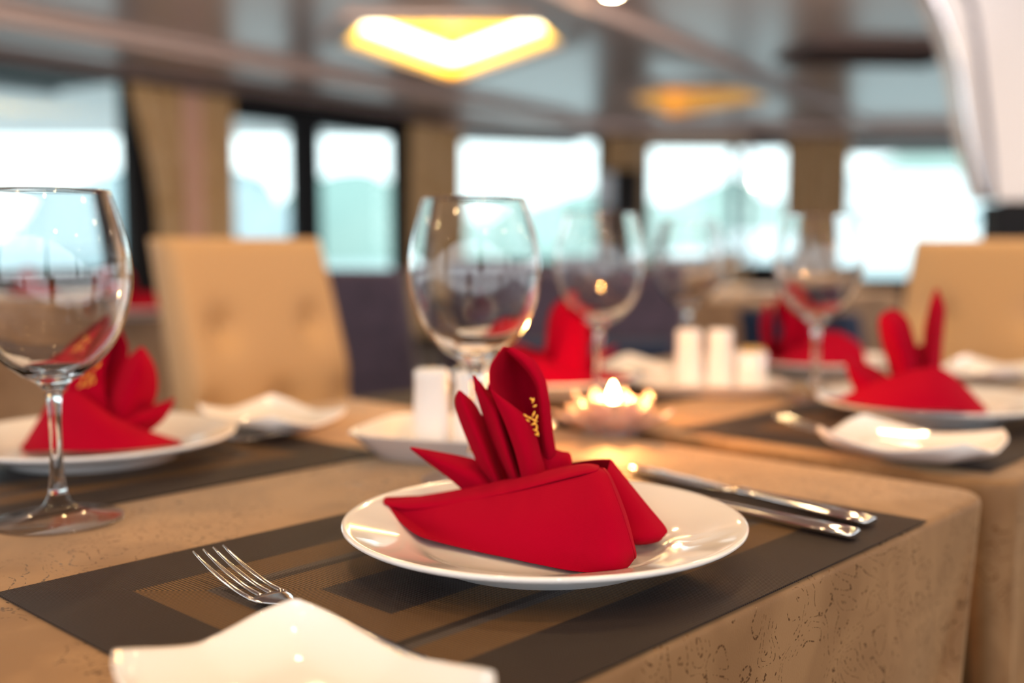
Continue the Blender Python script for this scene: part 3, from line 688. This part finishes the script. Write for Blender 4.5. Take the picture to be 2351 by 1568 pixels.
    # folded hem band lying on the front panel's upper edge
    band = [[q(879, 1150, Y=.7005), q(950, 1144, Y=.691), q(1060, 1127, Y=.680), q(1180, 1100, Y=.666), q(1290, 1076, Y=.650), q(1345, 1067, Y=.639), q(1376, 1072, Y=.630)],
            [q(880, 1156, Y=0.6947), q(950, 1158, Y=0.6812), q(1060, 1142, Y=0.6672), q(1180, 1116, Y=0.6502), q(1290, 1090, Y=0.6342), q(1345, 1079, Y=0.6242), q(1372, 1081, Y=0.6192)],
            [q(882, 1161, Y=0.6931), q(950, 1170, Y=0.6791), q(1060, 1155, Y=0.6631), q(1180, 1129, Y=0.6441), q(1290, 1101, Y=0.6291), q(1335, 1090, Y=0.6216), q(1352, 1086, Y=0.6191)]]
    sheet(bm, band, 44, 7)
    # floor of the pocket (the napkin's gathered core)
    core = [[q(900, 1158, Y=.701), q(1000, 1150, Y=.700), q(1150, 1130, Y=.690), q(1290, 1110, Y=.675), q(1385, 1100, Y=.650)],
            [q(905, 1163, Y=.703), q(1000, 1160, Y=.712), q(1150, 1150, Y=.712), q(1290, 1130, Y=.700), q(1395, 1120, Y=.670)]]
    sheet(bm, core, 20, 4)
    for v_ in bm.verts:
        rr = math.hypot(v_.co.x, v_.co.y); fl = 0.0082 if rr < 0.070 else 0.0082 + (rr-0.070)*0.31
        v_.co.z = max(v_.co.z, min(fl, 0.026))
    body = obj('napkin_body', bm, M['red'], root); solidify(body, 0.0012, 0, 1)
    bm = bmesh.new()
    # leaf: left edge, middle, right edge from tip to base
    def leaf(l, m, r, nu=26, nv=11): sheet(bm, [l, m, r] if len(m) and isinstance(m[0], Vector) else [l, *m, r], nu, nv)
    # low leaf pointing left
    sheet(bm, [[q(941, 1026, Y=.690), q(1000, 1036, Y=.700), q(1065, 1048, Y=.704), q(1100, 1060, Y=.704), q(1148, 1110, Y=.698)],
               [q(943, 1028, Y=.688), q(995, 1052, Y=.690), q(1050, 1076, Y=.688), q(1095, 1098, Y=.686), q(1130, 1128, Y=.685)],
               [q(941, 1029, Y=.689), q(980, 1060, Y=.694), q(1025, 1094, Y=.694), q(1060, 1124, Y=.692), q(1080, 1140, Y=.690)]], 26, 12)
    # slim upright leaf
    sheet(bm, [[q(1054, 895, Y=.690), q(1045, 915, Y=.692), q(1048, 945, Y=.694), q(1068, 1000, Y=.694), q(1100, 1070, Y=.694), q(1140, 1125, Y=.690)],
               [q(1055, 896, Y=.688), q(1066, 925, Y=.684), q(1082, 965, Y=.680), q(1105, 1020, Y=.678), q(1130, 1080, Y=.680), q(1155, 1130, Y=.682)],
               [q(1057, 897, Y=.690), q(1086, 922, Y=.692), q(1104, 950, Y=.694), q(1122, 1000, Y=.696), q(1145, 1070, Y=.698), q(1170, 1125, Y=.698)]], 26, 12)
    # pointed leaf with a turned tip
    sheet(bm, [[q(1086, 860, Y=.688), q(1091, 895, Y=.688), q(1104, 940, Y=.690), q(1128, 1010, Y=.690), q(1160, 1080, Y=.688), q(1180, 1120, Y=.686)],
               [q(1088, 861, Y=.686), q(1108, 900, Y=.680), q(1135, 945, Y=.674), q(1155, 1010, Y=.670), q(1178, 1080, Y=.670), q(1195, 1120, Y=.672)],
               [q(1089, 862, Y=.688), q(1122, 900, Y=.688), q(1158, 935, Y=.690), q(1174, 1000, Y=.692), q(1195, 1070, Y=.692), q(1212, 1115, Y=.690)]], 26, 12)
    # large cupped leaf
    big = [[q(1156, 795, Y=.690), q(1128, 835, Y=.674), q(1123, 870, Y=.668), q(1130, 905, Y=.668), q(1160, 960, Y=.672), q(1188, 1040, Y=.676), q(1205, 1110, Y=.678)],
           [q(1160, 795, Y=.692), q(1150, 838, Y=.692), q(1150, 880, Y=.694), q(1165, 920, Y=.694), q(1185, 975, Y=.692), q(1206, 1040, Y=.688), q(1220, 1110, Y=.684)],
           [q(1166, 796, Y=.693), q(1188, 835, Y=.704), q(1195, 880, Y=.708), q(1202, 930, Y=.706), q(1215, 980, Y=.700), q(1230, 1040, Y=.692), q(1240, 1105, Y=.686)],
           [q(1176, 798, Y=.692), q(1222, 835, Y=.698), q(1238, 875, Y=.700), q(1243, 930, Y=.698), q(1246, 980, Y=.692), q(1256, 1040, Y=.686), q(1262, 1100, Y=.682)],
           [q(1184, 803, Y=.690), q(1238, 848, Y=.684), q(1256, 890, Y=.680), q(1264, 950, Y=.680), q(1268, 1000, Y=.682), q(1276, 1040, Y=.684), q(1286, 1095, Y=.684)]]
    sheet(bm, big, 34, 22)
    # rolled rim of the large leaf
    rim = [[q(1176, 796, Y=.689), q(1222, 822, Y=.684), q(1250, 866, Y=.679), q(1262, 920, Y=.676), q(1268, 980, Y=.677), q(1278, 1042, Y=.680)],
           [q(1168, 800, Y=.688), q(1206, 832, Y=.680), q(1236, 876, Y=.674), q(1246, 930, Y=.671), q(1250, 990, Y=.672), q(1262, 1055, Y=.676)],
           [q(1162, 806, Y=.690), q(1200, 842, Y=.685), q(1229, 884, Y=.680), q(1238, 935, Y=.678), q(1242, 992, Y=.678), q(1250, 1060, Y=.680)]]
    sheet(bm, rim, 26, 9)
    # front flap crossing the large leaf
    sheet(bm, [[q(1125, 893, Y=.667), q(1138, 925, Y=.666), q(1160, 975, Y=.667), q(1183, 1040, Y=.668), q(1200, 1110, Y=.668)],
               [q(1130, 897, Y=.666), q(1165, 935, Y=.662), q(1186, 985, Y=.660), q(1205, 1045, Y=.659), q(1222, 1110, Y=.660)],
               [q(1134, 902, Y=.667), q(1190, 945, Y=.664), q(1210, 990, Y=.662), q(1226, 1045, Y=.662), q(1242, 1105, Y=.662)],
               [q(1138, 908, Y=.670), q(1205, 955, Y=.672), q(1230, 1000, Y=.671), q(1244, 1050, Y=.671), q(1258, 1100, Y=.671)]], 24, 12)
    # small dark curl to the right
    sheet(bm, [[q(1246, 1000, Y=.690), q(1262, 1024, Y=.688), q(1290, 1036, Y=.690), q(1308, 1040, Y=.686), q(1314, 1060, Y=.676)],
               [q(1246, 1030, Y=.682), q(1262, 1046, Y=.678), q(1288, 1054, Y=.680), q(1306, 1058, Y=.676), q(1312, 1072, Y=.670)],
               [q(1246, 1078, Y=.676), q(1262, 1085, Y=.674), q(1288, 1085, Y=.676), q(1304, 1084, Y=.672), q(1312, 1086, Y=.668)]], 20, 8)
    # rear leaf that backs the bouquet
    sheet(bm, [[q(1120, 880, Y=.712), q(1105, 960, Y=.712), q(1110, 1040, Y=.714), q(1120, 1110, Y=.716)],
               [q(1170, 850, Y=.722), q(1172, 950, Y=.728), q(1180, 1040, Y=.726), q(1185, 1110, Y=.722)],
               [q(1225, 880, Y=.712), q(1244, 960, Y=.712), q(1262, 1040, Y=.710), q(1275, 1095, Y=.710)]], 22, 12)
    leaves = obj('napkin_leaves', bm, M['red'], root); solidify(leaves, 0.0010, 0, 1)
    # gold stitched mark
    bm = bmesh.new()
    strokes = [((1217, 914), (1225, 920)), ((1226, 914), (1222, 926)), ((1232, 930), (1224, 934)), ((1228, 944), (1222, 958)), ((1202, 951), (1212, 958)), ((1212, 957), (1222, 962)), ((1221, 962), (1234, 968)), ((1234, 952), (1230, 966)),
               ((1226, 968), (1232, 978)), ((1219, 975), (1230, 972)), ((1233, 976), (1231, 990)), ((1224, 985), (1234, 990)), ((1234, 990), (1236, 1002)), ((1228, 996), (1236, 999)), ((1208, 962), (1216, 968))]
    for (a, b) in strokes:
        A_, B_ = q(*a, Y=.6655), q(*b, Y=.6655)
        tube(bm, [A_, (A_+B_)/2 + Vector((0, -0.0004, 0)), B_], [0.0004, 0.0008, 0.0004], 6)
    obj('embroidery', bm, M['thread'], root)
    return root
nap = make_napkin('red folded napkin with gold stitching, sharp, on the nearest plate', PC)

def napkin_variant(label, origin, body_fn, leaf_fn, stitches, Ys):
    root = empty('folded_napkin', origin, 0, label=label, cat='napkin', group='red folded napkins')
    q = lambda px, py, Y: P(px, py, Y=Y) - origin
    bm = bmesh.new()
    for rows in body_fn(q): sheet(bm, rows, 40, 12)
    for v_ in bm.verts:
        rr = math.hypot(v_.co.x, v_.co.y); fl = 0.0082 if rr < 0.070 else 0.0082 + (rr-0.070)*0.31
        v_.co.z = max(v_.co.z, min(fl, 0.028))
    solidify(obj('napkin_body', bm, M['red'], root), 0.0012, 0, 1)
    bm = bmesh.new()
    for rows in leaf_fn(q): sheet(bm, rows, 24, 11)
    solidify(obj('napkin_leaves', bm, M['red'], root), 0.0010, 0, 1)
    if stitches:
        bm = bmesh.new()
        for a, b in stitches: tube(bm, [q(*a, Ys), q((a[0]+b[0])/2+2, (a[1]+b[1])/2, Ys-0.001), q(*b, Ys)], [0.0006, 0.0014, 0.0006], 6)
        obj('embroidery', bm, M['thread'], root)
    return root
def right_body(q):
    y = 1.10
    return [[[q(1900, 935, 1.175), q(1945, 905, y+.03), q(2030, 868, y+.01), q(2110, 846, y), q(2165, 846, y), q(2215, 885, y), q(2262, 938, y+.01)],
             [q(1902, 940, 1.165), q(1950, 930, y), q(2035, 915, y-.03), q(2110, 905, y-.04), q(2170, 905, y-.04), q(2222, 920, y-.03), q(2266, 944, y-.01)],
             [q(1905, 945, 1.16), q(1955, 950, y-.02), q(2040, 957, y-.05), q(2110, 958, y-.06), q(2180, 956, y-.06), q(2232, 952, y-.045), q(2268, 948, y-.02)]],
            [[q(1900, 935, 1.176), q(1945, 905, 1.155), q(2030, 868, 1.15), q(2110, 846, 1.14), q(2165, 846, 1.13), q(2215, 885, 1.125), q(2262, 938, 1.115)],
             [q(1902, 938, 1.18), q(1950, 918, 1.19), q(2030, 890, 1.20), q(2110, 875, 1.21), q(2170, 875, 1.20), q(2220, 900, 1.17), q(2266, 938, 1.13)],
             [q(1906, 940, 1.185), q(1955, 926, 1.22), q(2035, 915, 1.24), q(2110, 912, 1.25), q(2180, 914, 1.235), q(2232, 925, 1.19), q(2268, 942, 1.14)]]]
def right_leaves(q):
    return [[[q(1938, 822, 1.14), q(1985, 832, 1.15), q(2030, 855, 1.15), q(2070, 890, 1.14)],
             [q(1939, 824, 1.13), q(1968, 860, 1.12), q(2010, 892, 1.11), q(2060, 920, 1.10)],
             [q(1938, 826, 1.14), q(1950, 870, 1.13), q(1965, 905, 1.13), q(1990, 930, 1.12)]],
            [[q(2042, 710, 1.14), q(2018, 728, 1.14), q(2020, 775, 1.14), q(2036, 830, 1.14), q(2050, 890, 1.13)],
             [q(2050, 709, 1.15), q(2052, 740, 1.12), q(2064, 785, 1.11), q(2080, 835, 1.11), q(2088, 890, 1.11)],
             [q(2062, 711, 1.14), q(2086, 735, 1.14), q(2102, 785, 1.14), q(2118, 830, 1.14), q(2128, 885, 1.13)]],
            [[q(2148, 662, 1.15), q(2134, 700, 1.15), q(2122, 750, 1.16), q(2118, 800, 1.15), q(2108, 870, 1.14)],
             [q(2150, 662, 1.14), q(2152, 705, 1.13), q(2148, 755, 1.12), q(2140, 805, 1.12), q(2132, 870, 1.12)],
             [q(2152, 662, 1.15), q(2170, 705, 1.16), q(2168, 750, 1.17), q(2164, 800, 1.16), q(2160, 870, 1.14)]],
            [[q(2090, 800, 1.17), q(2088, 840, 1.17), q(2080, 880, 1.17)],
             [q(2120, 790, 1.18), q(2125, 840, 1.18), q(2125, 880, 1.18)],
             [q(2150, 795, 1.17), q(2160, 840, 1.17), q(2170, 880, 1.17)]]]
def left_body(q):
    y = 0.94
    return [[[q(46, 1034, .955), q(90, 960, y), q(125, 905, y-.005), q(180, 900, y-.015), q(250, 950, y-.02), q(330, 985, y-.01), q(416, 1014, y+.01)],
             [q(50, 1036, .945), q(100, 990, y-.025), q(150, 960, y-.035), q(210, 960, y-.045), q(275, 985, y-.045), q(345, 1004, y-.03), q(417, 1018, y)],
             [q(56, 1038, .935), q(110, 1036, y-.045), q(170, 1037, y-.06), q(230, 1037, y-.065), q(290, 1034, y-.06), q(350, 1028, y-.045), q(418, 1020, y-.01)]],
            [[q(46, 1034, .956), q(90, 960, .96), q(125, 905, .965), q(180, 900, .97), q(250, 950, .975), q(330, 985, .975), q(416, 1014, .965)],
             [q(52, 1032, .965), q(100, 985, .985), q(150, 955, 1.0), q(210, 960, 1.01), q(280, 985, 1.01), q(350, 1000, .995), q(416, 1014, .97)],
             [q(56, 1030, .97), q(110, 1010, 1.01), q(170, 1000, 1.03), q(230, 1000, 1.04), q(300, 1002, 1.03), q(360, 1008, 1.01), q(416, 1014, .98)]]]
def left_leaves(q):
    return [[[q(262, 756, .965), q(205, 800, .955), q(165, 850, .95), q(155, 900, .945), q(180, 980, .94)],
             [q(270, 755, .97), q(240, 805, .985), q(215, 860, .985), q(205, 915, .975), q(225, 990, .955)],
             [q(278, 756, .965), q(296, 800, .965), q(285, 860, .96), q(262, 920, .95), q(262, 1000, .94)]],
            [[q(160, 870, .945), q(150, 900, .94), q(170, 950, .935), q(215, 1000, .93)],
             [q(215, 820, .95), q(205, 880, .938), q(215, 940, .93), q(245, 1000, .925)],
             [q(262, 770, .955), q(240, 850, .945), q(245, 920, .935), q(265, 1000, .93)]],
            [[q(322, 796, .955), q(286, 830, .955), q(262, 880, .95), q(240, 930, .945), q(235, 990, .935)],
             [q(326, 796, .95), q(322, 840, .935), q(305, 890, .93), q(285, 940, .925), q(270, 990, .925)],
             [q(330, 797, .955), q(358, 845, .96), q(362, 900, .96), q(345, 945, .955), q(320, 995, .94)]],
            [[q(402, 914, .95), q(350, 930, .955), q(300, 935, .955), q(262, 960, .95), q(232, 985, .94)],
             [q(401, 916, .945), q(358, 948, .935), q(315, 962, .925), q(280, 980, .92), q(250, 1000, .92)],
             [q(402, 918, .95), q(380, 960, .95), q(345, 990, .945), q(310, 1002, .94), q(280, 1010, .93)]]]
left_stitch = [((218, 815), (206, 830)), ((228, 832), (216, 846)), ((206, 840), (190, 852)), ((214, 852), (204, 868)), ((200, 858), (182, 862)), ((204, 872), (196, 892)), ((192, 876), (180, 890)), ((214, 868), (210, 884)), ((176, 918), (186, 926))]

# ------------------------------------------------------------------ place settings
MT = 0.0022      # top of a placemat above the table
def W2(X, Y, h=0): return Vector((X, Y, TZ+h))
make_mat('dark woven placemat under the nearest plate in the foreground', -0.249, 0.1535)
make_mat('dark woven placemat under the left plate behind the nearest glass', -0.348, 0.608, rz=A47+math.pi)
make_mat('dark woven placemat under the right plate on the second table', 0.443, 0.180)
make_mat('dark placemat under the napkin behind the two middle glasses', 0.36, 0.605, rz=A47+math.pi)
make_plate('white round plate in sharp focus holding the nearest red napkin', PC)
c3 = T(-0.285, 0.628, MT); c2 = T(0.44, 0.175, MT)
c4 = T(0.318, 0.628, MT); c5 = Vector((0.445, 1.60, TZ+0.0016))
make_plate('white round plate at the left edge behind the nearest glass', c3)
make_plate('white round plate at the right edge under the two-pointed napkin', c2)
make_plate('white round plate under the napkin behind the two middle glasses', c4)
make_plate('white round plate behind the right-hand glass, half hidden', c5)
napkin_variant('blurred red napkin on the left plate behind the nearest glass stem', c3, left_body, left_leaves, left_stitch, .938)
napkin_variant('blurred two-pointed red napkin on the plate at the right edge before the beige chair', c2, right_body, right_leaves, None, 0)
copy_tree(nap, c4, math.pi+0.3, label='red napkin behind the two middle glasses')
copy_tree(nap, c5, 1.3, label='red napkin seen behind the stem of the right-hand glass')
make_side('white bread plate cut off by the bottom edge of the picture', T(-0.4865, 0.047, MT), A47+math.pi/2, 0.148, 0.106)
make_side('white bread plate at right, in front of the right-hand napkin', T(0.205, 0.100, 0.0016), A47+math.pi/2, 0.150, 0.11)
make_side('white bread plate in front of the left beige chair', T(-0.094, 0.634, 0.0006), A47+math.pi/2, 0.150, 0.11)
make_side('white bread plate behind the candle, beside the middle glass', Vector((0.185, 1.52, TZ+0.0016)), A47+math.pi/2, 0.150, 0.12)
make_side('white bread plate at far right before the right beige chair', Vector((0.655, 1.50, TZ+0.0016)), A47, 0.150, 0.12)
make_fork('steel fork with raised tines beside the front bread plate', T(-0.402, 0.250, MT), A47-math.pi/2-0.06)
make_fork('steel fork tilted beside the right-hand bread plate', T(0.262, 0.262, MT), A47-math.pi/2)
make_fork('steel fork lying between the left plate and its bread plate', T(-0.150, 0.540, MT), A47+math.pi/2)
make_knife('steel knife right of the nearest plate, its blade pointing to the candle', T(-0.044, 0.020, MT), A47+math.pi/2-0.17)
make_knife('steel knife right of the nearest plate, the nearer of the pair', T(-0.081, 0.013, MT), A47+math.pi/2-0.07)
make_glass('sharpest wine glass at the left edge, cropped by the picture', T(-0.404, 0.437))
make_glass('large wine glass just left of centre behind the nearest napkin', W2(-0.0296, 0.862))
make_glass('wine glass behind the lit candle, second from the centre', W2(0.1015, 1.265))
make_glass('faint blurred wine glass behind the two white shakers', W2(0.263, 1.63))
make_glass('wine glass in front of the wide tan curtain, left of the right-hand napkin', W2(0.369, 1.315))

# shakers on trays
def shaker(label, loc_, r=0.0135, h=0.066):
    rt = empty('shaker', loc_, 0, label=label, cat='shaker', group='white porcelain shakers')
    bm = bmesh.new(); lathe(bm, [(0, 0), (r*1.05, 0), (r*1.12, 0.002), (r*1.05, h*0.4), (r*0.98, h*0.8), (r*1.0, h*0.9), (r*0.98, h*0.96), (r*0.85, h), (0, h*1.015)], 40); obj('shaker_body', bm, M['porcelain'], rt)
    for k in range(3):
        a = k*2.1; bm = bmesh.new(); lathe(bm, [(0, 0.0008), (0.0011, 0.0006), (0.0011, -0.001)], 10, offset=(0.005*math.cos(a), 0.005*math.sin(a), h*1.008)); obj('hole', bm, M['wick'], rt)
    return rt
def tray(label, loc_, rz, L, W, h=0.018):
    bm = bmesh.new(); n = 96
    def ring(a, b, z):
        vs = []
        for i in range(n):
            t = 2*math.pi*i/n; c, s = math.cos(t), math.sin(t); e = 0.45
            vs.append(bm.verts.new((a*abs(c)**e*(1 if c > 0 else -1), b*abs(s)**e*(1 if s > 0 else -1), z)))
        return vs
    R = [ring(L/2*k, W/2*j, z) for k, j, z in ((0.70, 0.62, 0.0), (0.74, 0.68, 0.002), (0.99, 0.98, h-0.001), (1.0, 1.0, h), (0.97, 0.955, h), (0.78, 0.70, 0.006), (0.5, 0.4, 0.005))]
    for a, b in zip(R, R[1:]):
        for i in range(n): bm.faces.new((a[i], a[(i+1) % n], b[(i+1) % n], b[i]))
    bm.faces.new(R[0]); bm.faces.new(R[-1])
    return obj('tray', bm, M['porcelain'], loc=loc_, rz=rz, label=label, cat='tray', group='white condiment trays')
tc_ = Vector((-0.052, 0.972, TZ))
tray('white flared tray under the shakers behind the nearest napkin', tc_, -0.30, 0.17, 0.145, 0.026)
shaker('left white shaker on the tray behind the nearest napkin', tc_ + Vector((-0.021, 0.006, 0.006)), 0.0160, 0.072)
shaker('right white shaker on the tray behind the nearest napkin', tc_ + Vector((0.016, -0.003, 0.006)), 0.0155, 0.072)
td_ = Vector((0.253, 1.385, TZ))
tray('white oval tray under the blurred shakers right of the candle', td_, -0.1, 0.20, 0.12, 0.016)
shaker('left white shaker on the tray right of the candle', td_ + Vector((-0.028, -0.004, 0.006)), 0.0165, 0.076)
shaker('right white shaker on the tray right of the candle', td_ + Vector((0.012, -0.006, 0.006)), 0.0165, 0.076)
tb = empty('toothpick_holder', td_ + Vector((0.052, -0.006, 0.006)), 0, label='short white toothpick holder beside the shakers right of the candle', cat='holder')
bm = bmesh.new(); lathe(bm, [(0, 0), (0.019, 0), (0.020, 0.003), (0.020, 0.046), (0.019, 0.048), (0.017, 0.046), (0.017, 0.01), (0, 0.01)], 36); obj('cup', bm, M['porcelain'], tb)
for k in range(14):
    a = k*2.4; r_ = 0.003+0.0009*k; bm = bmesh.new(); tube(bm, [(r_*0.6*math.cos(a), r_*0.6*math.sin(a), 0.011), (r_*math.cos(a), r_*math.sin(a), 0.054)], 0.0011, 6); obj('toothpick', bm, M.get('pick') or M.setdefault('pick', mat('pale_wood_pick', (0.85, 0.55, 0.15), 0.6)), tb)

# lotus candle holder
cl = empty('candle_holder', W2(0.102, 1.09, 0.0005), 0, label='lit lotus-shaped glass candle holder glowing pink and orange', cat='candle')
bm = bmesh.new(); lathe(bm, [(0, 0), (0.028, 0), (0.030, 0.003), (0.022, 0.007), (0.024, 0.012), (0.025, 0.034), (0.0235, 0.034), (0.0225, 0.012), (0, 0.010)], 48); obj('cup', bm, M['pinkglass'], cl)
for ring_, (cnt, r0, r1, h0, h1, wd) in enumerate(((8, 0.022, 0.062, 0.004, 0.022, 0.016), (8, 0.020, 0.042, 0.006, 0.040, 0.014))):
    for k in range(cnt):
        a = 2*math.pi*(k+0.5*ring_)/cnt; d_ = Vector((math.cos(a), math.sin(a), 0)); s_ = Vector((-math.sin(a), math.cos(a), 0))
        rows = []
        for sd in (-1, 0, 1):
            row = []
            for i in range(6):
                t = i/5; rr = r0 + (r1-r0)*t; zz = h0 + (h1-h0)*t**1.7; ww = wd*math.sin(math.pi*(0.12+0.88*t))**0.8 if t < 1 else 0.0
                row.append(d_*rr + s_*sd*ww + Vector((0, 0, zz + abs(sd)*0.004*(1-t))))
            rows.append(row)
        bm = bmesh.new(); sheet(bm, rows, 10, 7); o = obj('petal', bm, M['pinkglass'], cl); solidify(o, 0.002)
bm = bmesh.new(); lathe(bm, [(0, 0.0105), (0.0215, 0.0105), (0.0218, 0.026), (0.018, 0.0275), (0, 0.026)], 40); obj('wax', bm, M['wax'], cl)
bm = bmesh.new(); tube(bm, [(0, 0, 0.026), (0.0003, 0, 0.033)], 0.0006, 6); obj('wick', bm, M['wick'], cl)
bm = bmesh.new(); lathe(bm, [(0, 0.029), (0.0035, 0.031), (0.0055, 0.035), (0.0048, 0.040), (0.002, 0.047), (0, 0.051)], 16); obj('flame', bm, M['flame'], cl)
pl = bpy.data.lights.new('candle_light', 'POINT'); pl.energy = 2.6; pl.color = (1.0, 0.42, 0.12); pl.shadow_soft_size = 0.008
plo = bpy.data.objects.new('candle_light', pl); C.objects.link(plo); plo.location = W2(0.102, 1.09, 0.060)

# ------------------------------------------------------------------ chairs
def make_chair(label, loc_, rz, m, tufted, group, wt=0.335, h=0.95, lean=0.24):
    """faces local -y; backrest at +y"""
    r = empty('dining_chair', loc_, rz, label=label, cat='chair', group=group)
    bm = bmesh.new(); box(bm, (0, -0.02, 0.43), (0.46, 0.46, 0.10), bev=0.03, seg=4); obj('seat', bm, m, r)
    # backrest: curved slab, tapering towards the top, with button dimples on the face
    bt = [(-0.10, 0.80), (0.10, 0.80), (-0.15, 0.665), (0.0, 0.665), (0.15, 0.665), (-0.10, 0.54), (0.10, 0.54)] if tufted else []
    bm = bmesh.new(); nu, nv = 40, 44
    def pt(i, j, back):
        a = i/nu*2-1; t = j/nv; z = 0.46 + (h-0.46)*t
        hw = wt/2*(1.08 - 0.08*t)
        ed = max(abs(a), abs(t*2-1)) ; rnd = 0.012*max(0, (ed-0.93)/0.07)**2
        x = a*hw; y = 0.20 + lean*(z-0.46) 
        y += (0.075 - rnd) if back else rnd
        if not back:
            for bx, bz in bt:
                dd = math.hypot(x-bx, z-bz); y += 0.022*math.exp(-(dd/0.032)**2)
            if tufted: y -= 0.008*math.sin(math.pi*min(max(t, 0), 1))
        return (x, y, z)
    f = [[bm.verts.new(pt(i, j, False)) for i in range(nu+1)] for j in range(nv+1)]; b = [[bm.verts.new(pt(i, j, True)) for i in range(nu+1)] for j in range(nv+1)]
    for j in range(nv):
        for i in range(nu): bm.faces.new((f[j][i], f[j][i+1], f[j+1][i+1], f[j+1][i])); bm.faces.new((b[j][i], b[j+1][i], b[j+1][i+1], b[j][i+1]))
    for i in range(nu):
        bm.faces.new((f[0][i], f[0][i+1], b[0][i+1], b[0][i])); bm.faces.new((f[nv][i], f[nv][i+1], b[nv][i+1], b[nv][i]))
    for j in range(nv):
        bm.faces.new((f[j][0], f[j+1][0], b[j+1][0], b[j][0])); bm.faces.new((f[j][nu], f[j+1][nu], b[j+1][nu], b[j][nu]))
    obj('backrest', bm, m, r)
    for bx, bz in bt:
        bm = bmesh.new(); bmesh.ops.create_uvsphere(bm, u_segments=12, v_segments=8, radius=0.009)
        for v_ in bm.verts: v_.co = Vector((v_.co.x+bx, v_.co.y*0.5+0.20+lean*(bz-0.46)+0.017, v_.co.z+bz))
        obj('button', bm, M['beigebtn'], r)
    for sx in (-1, 1):
        for sy in (-1, 1):
            bm = bmesh.new(); x0, y0 = sx*0.19, sy*0.19
            tube(bm, [(x0, y0, 0.39), (x0*1.05, y0*1.1, 0.0)], [0.022, 0.015], 10); obj('leg', bm, M['legwood'], r)
    return r
cA = make_chair('beige tufted leatherette chair left of centre behind the table', Vector((-0.185, 1.70, 0)), A47+0.14, M['beige'], True, 'beige tufted chairs')
ch = T(1.20, 0.49); copy_tree(cA, (ch.x, ch.y, 0), A47-math.pi/2, label='beige tufted leatherette chair at the right edge behind the red napkin')
p0 = make_chair('purple-grey chair right of the left beige chair, behind the white shakers', Vector((-0.42, 3.15, 0)), 2.9, M['purple'], False, 'purple-grey chairs', wt=0.46, h=0.875)
copy_tree(p0, Vector((0.17, 3.0, 0)), 3.2, label='purple-grey chair behind the candle and the middle glasses')
copy_tree(p0, Vector((0.02, 3.9, 0)), 3.1, label='purple-grey chair seen through the large middle glass')
n0 = make_chair('navy blue chair behind the large glass, between the purple chairs', Vector((0.12, 2.30, 0)), 3.1, M['navy'], False, 'navy chairs', wt=0.36, h=0.765)
copy_tree(n0, Vector((0.98, 5.2, 0)), 0.3, label='navy blue chair beyond the brown table, right of the faint glass')
copy_tree(n0, Vector((1.00, 3.05, 0)), 2.2, label='dark navy chair behind the right-hand glass beside the beige chair')
# background tables
def bg_table(cx, cy, w_, d_, rz, label, lc):
    make_table(-w_/2, w_/2, -d_/2, d_/2, label, org=(cx, cy, TZ-0.0), rot=rz)
    return make_cloth(-w_/2, w_/2, -d_/2, d_/2, 0.255, lc, None, M['cloth2'], org=(cx, cy, TZ), rot=rz, seed=9)
bg_table(0.92, 4.3, 1.1, 0.8, A47, 'cloth-covered table farther back, right of centre', 'brown tablecloth on the table farther back, right of centre')
bg_table(-1.45, 3.1, 1.3, 0.8, A47, 'cloth-covered table by the large left window', 'brown tablecloth on the table by the large left window')
cb = Vector((-0.98, 2.85, TZ+0.002)); make_plate('small white plate on the table by the left window', cb); copy_tree(nap, cb, 2.0, label='red napkin far behind the left glass bowl, by the window')
cb = Vector((-1.30, 2.95, TZ+0.002)); make_plate('white plate on the window table seen through the nearest glass', cb); copy_tree(nap, cb, 0.4, label='red napkin seen through the nearest glass on the window table')
for k, (x, y, l) in enumerate(((0.80, 4.05, 'blurred wine glass on the table farther back, left one'), (1.12, 4.35, 'blurred wine glass on the table farther back, right one'))):
    make_glass(l, Vector((x, y, TZ)))
cb = Vector((0.98, 4.1, TZ+0.002)); make_plate('white plate on the table farther back, right of centre', cb)
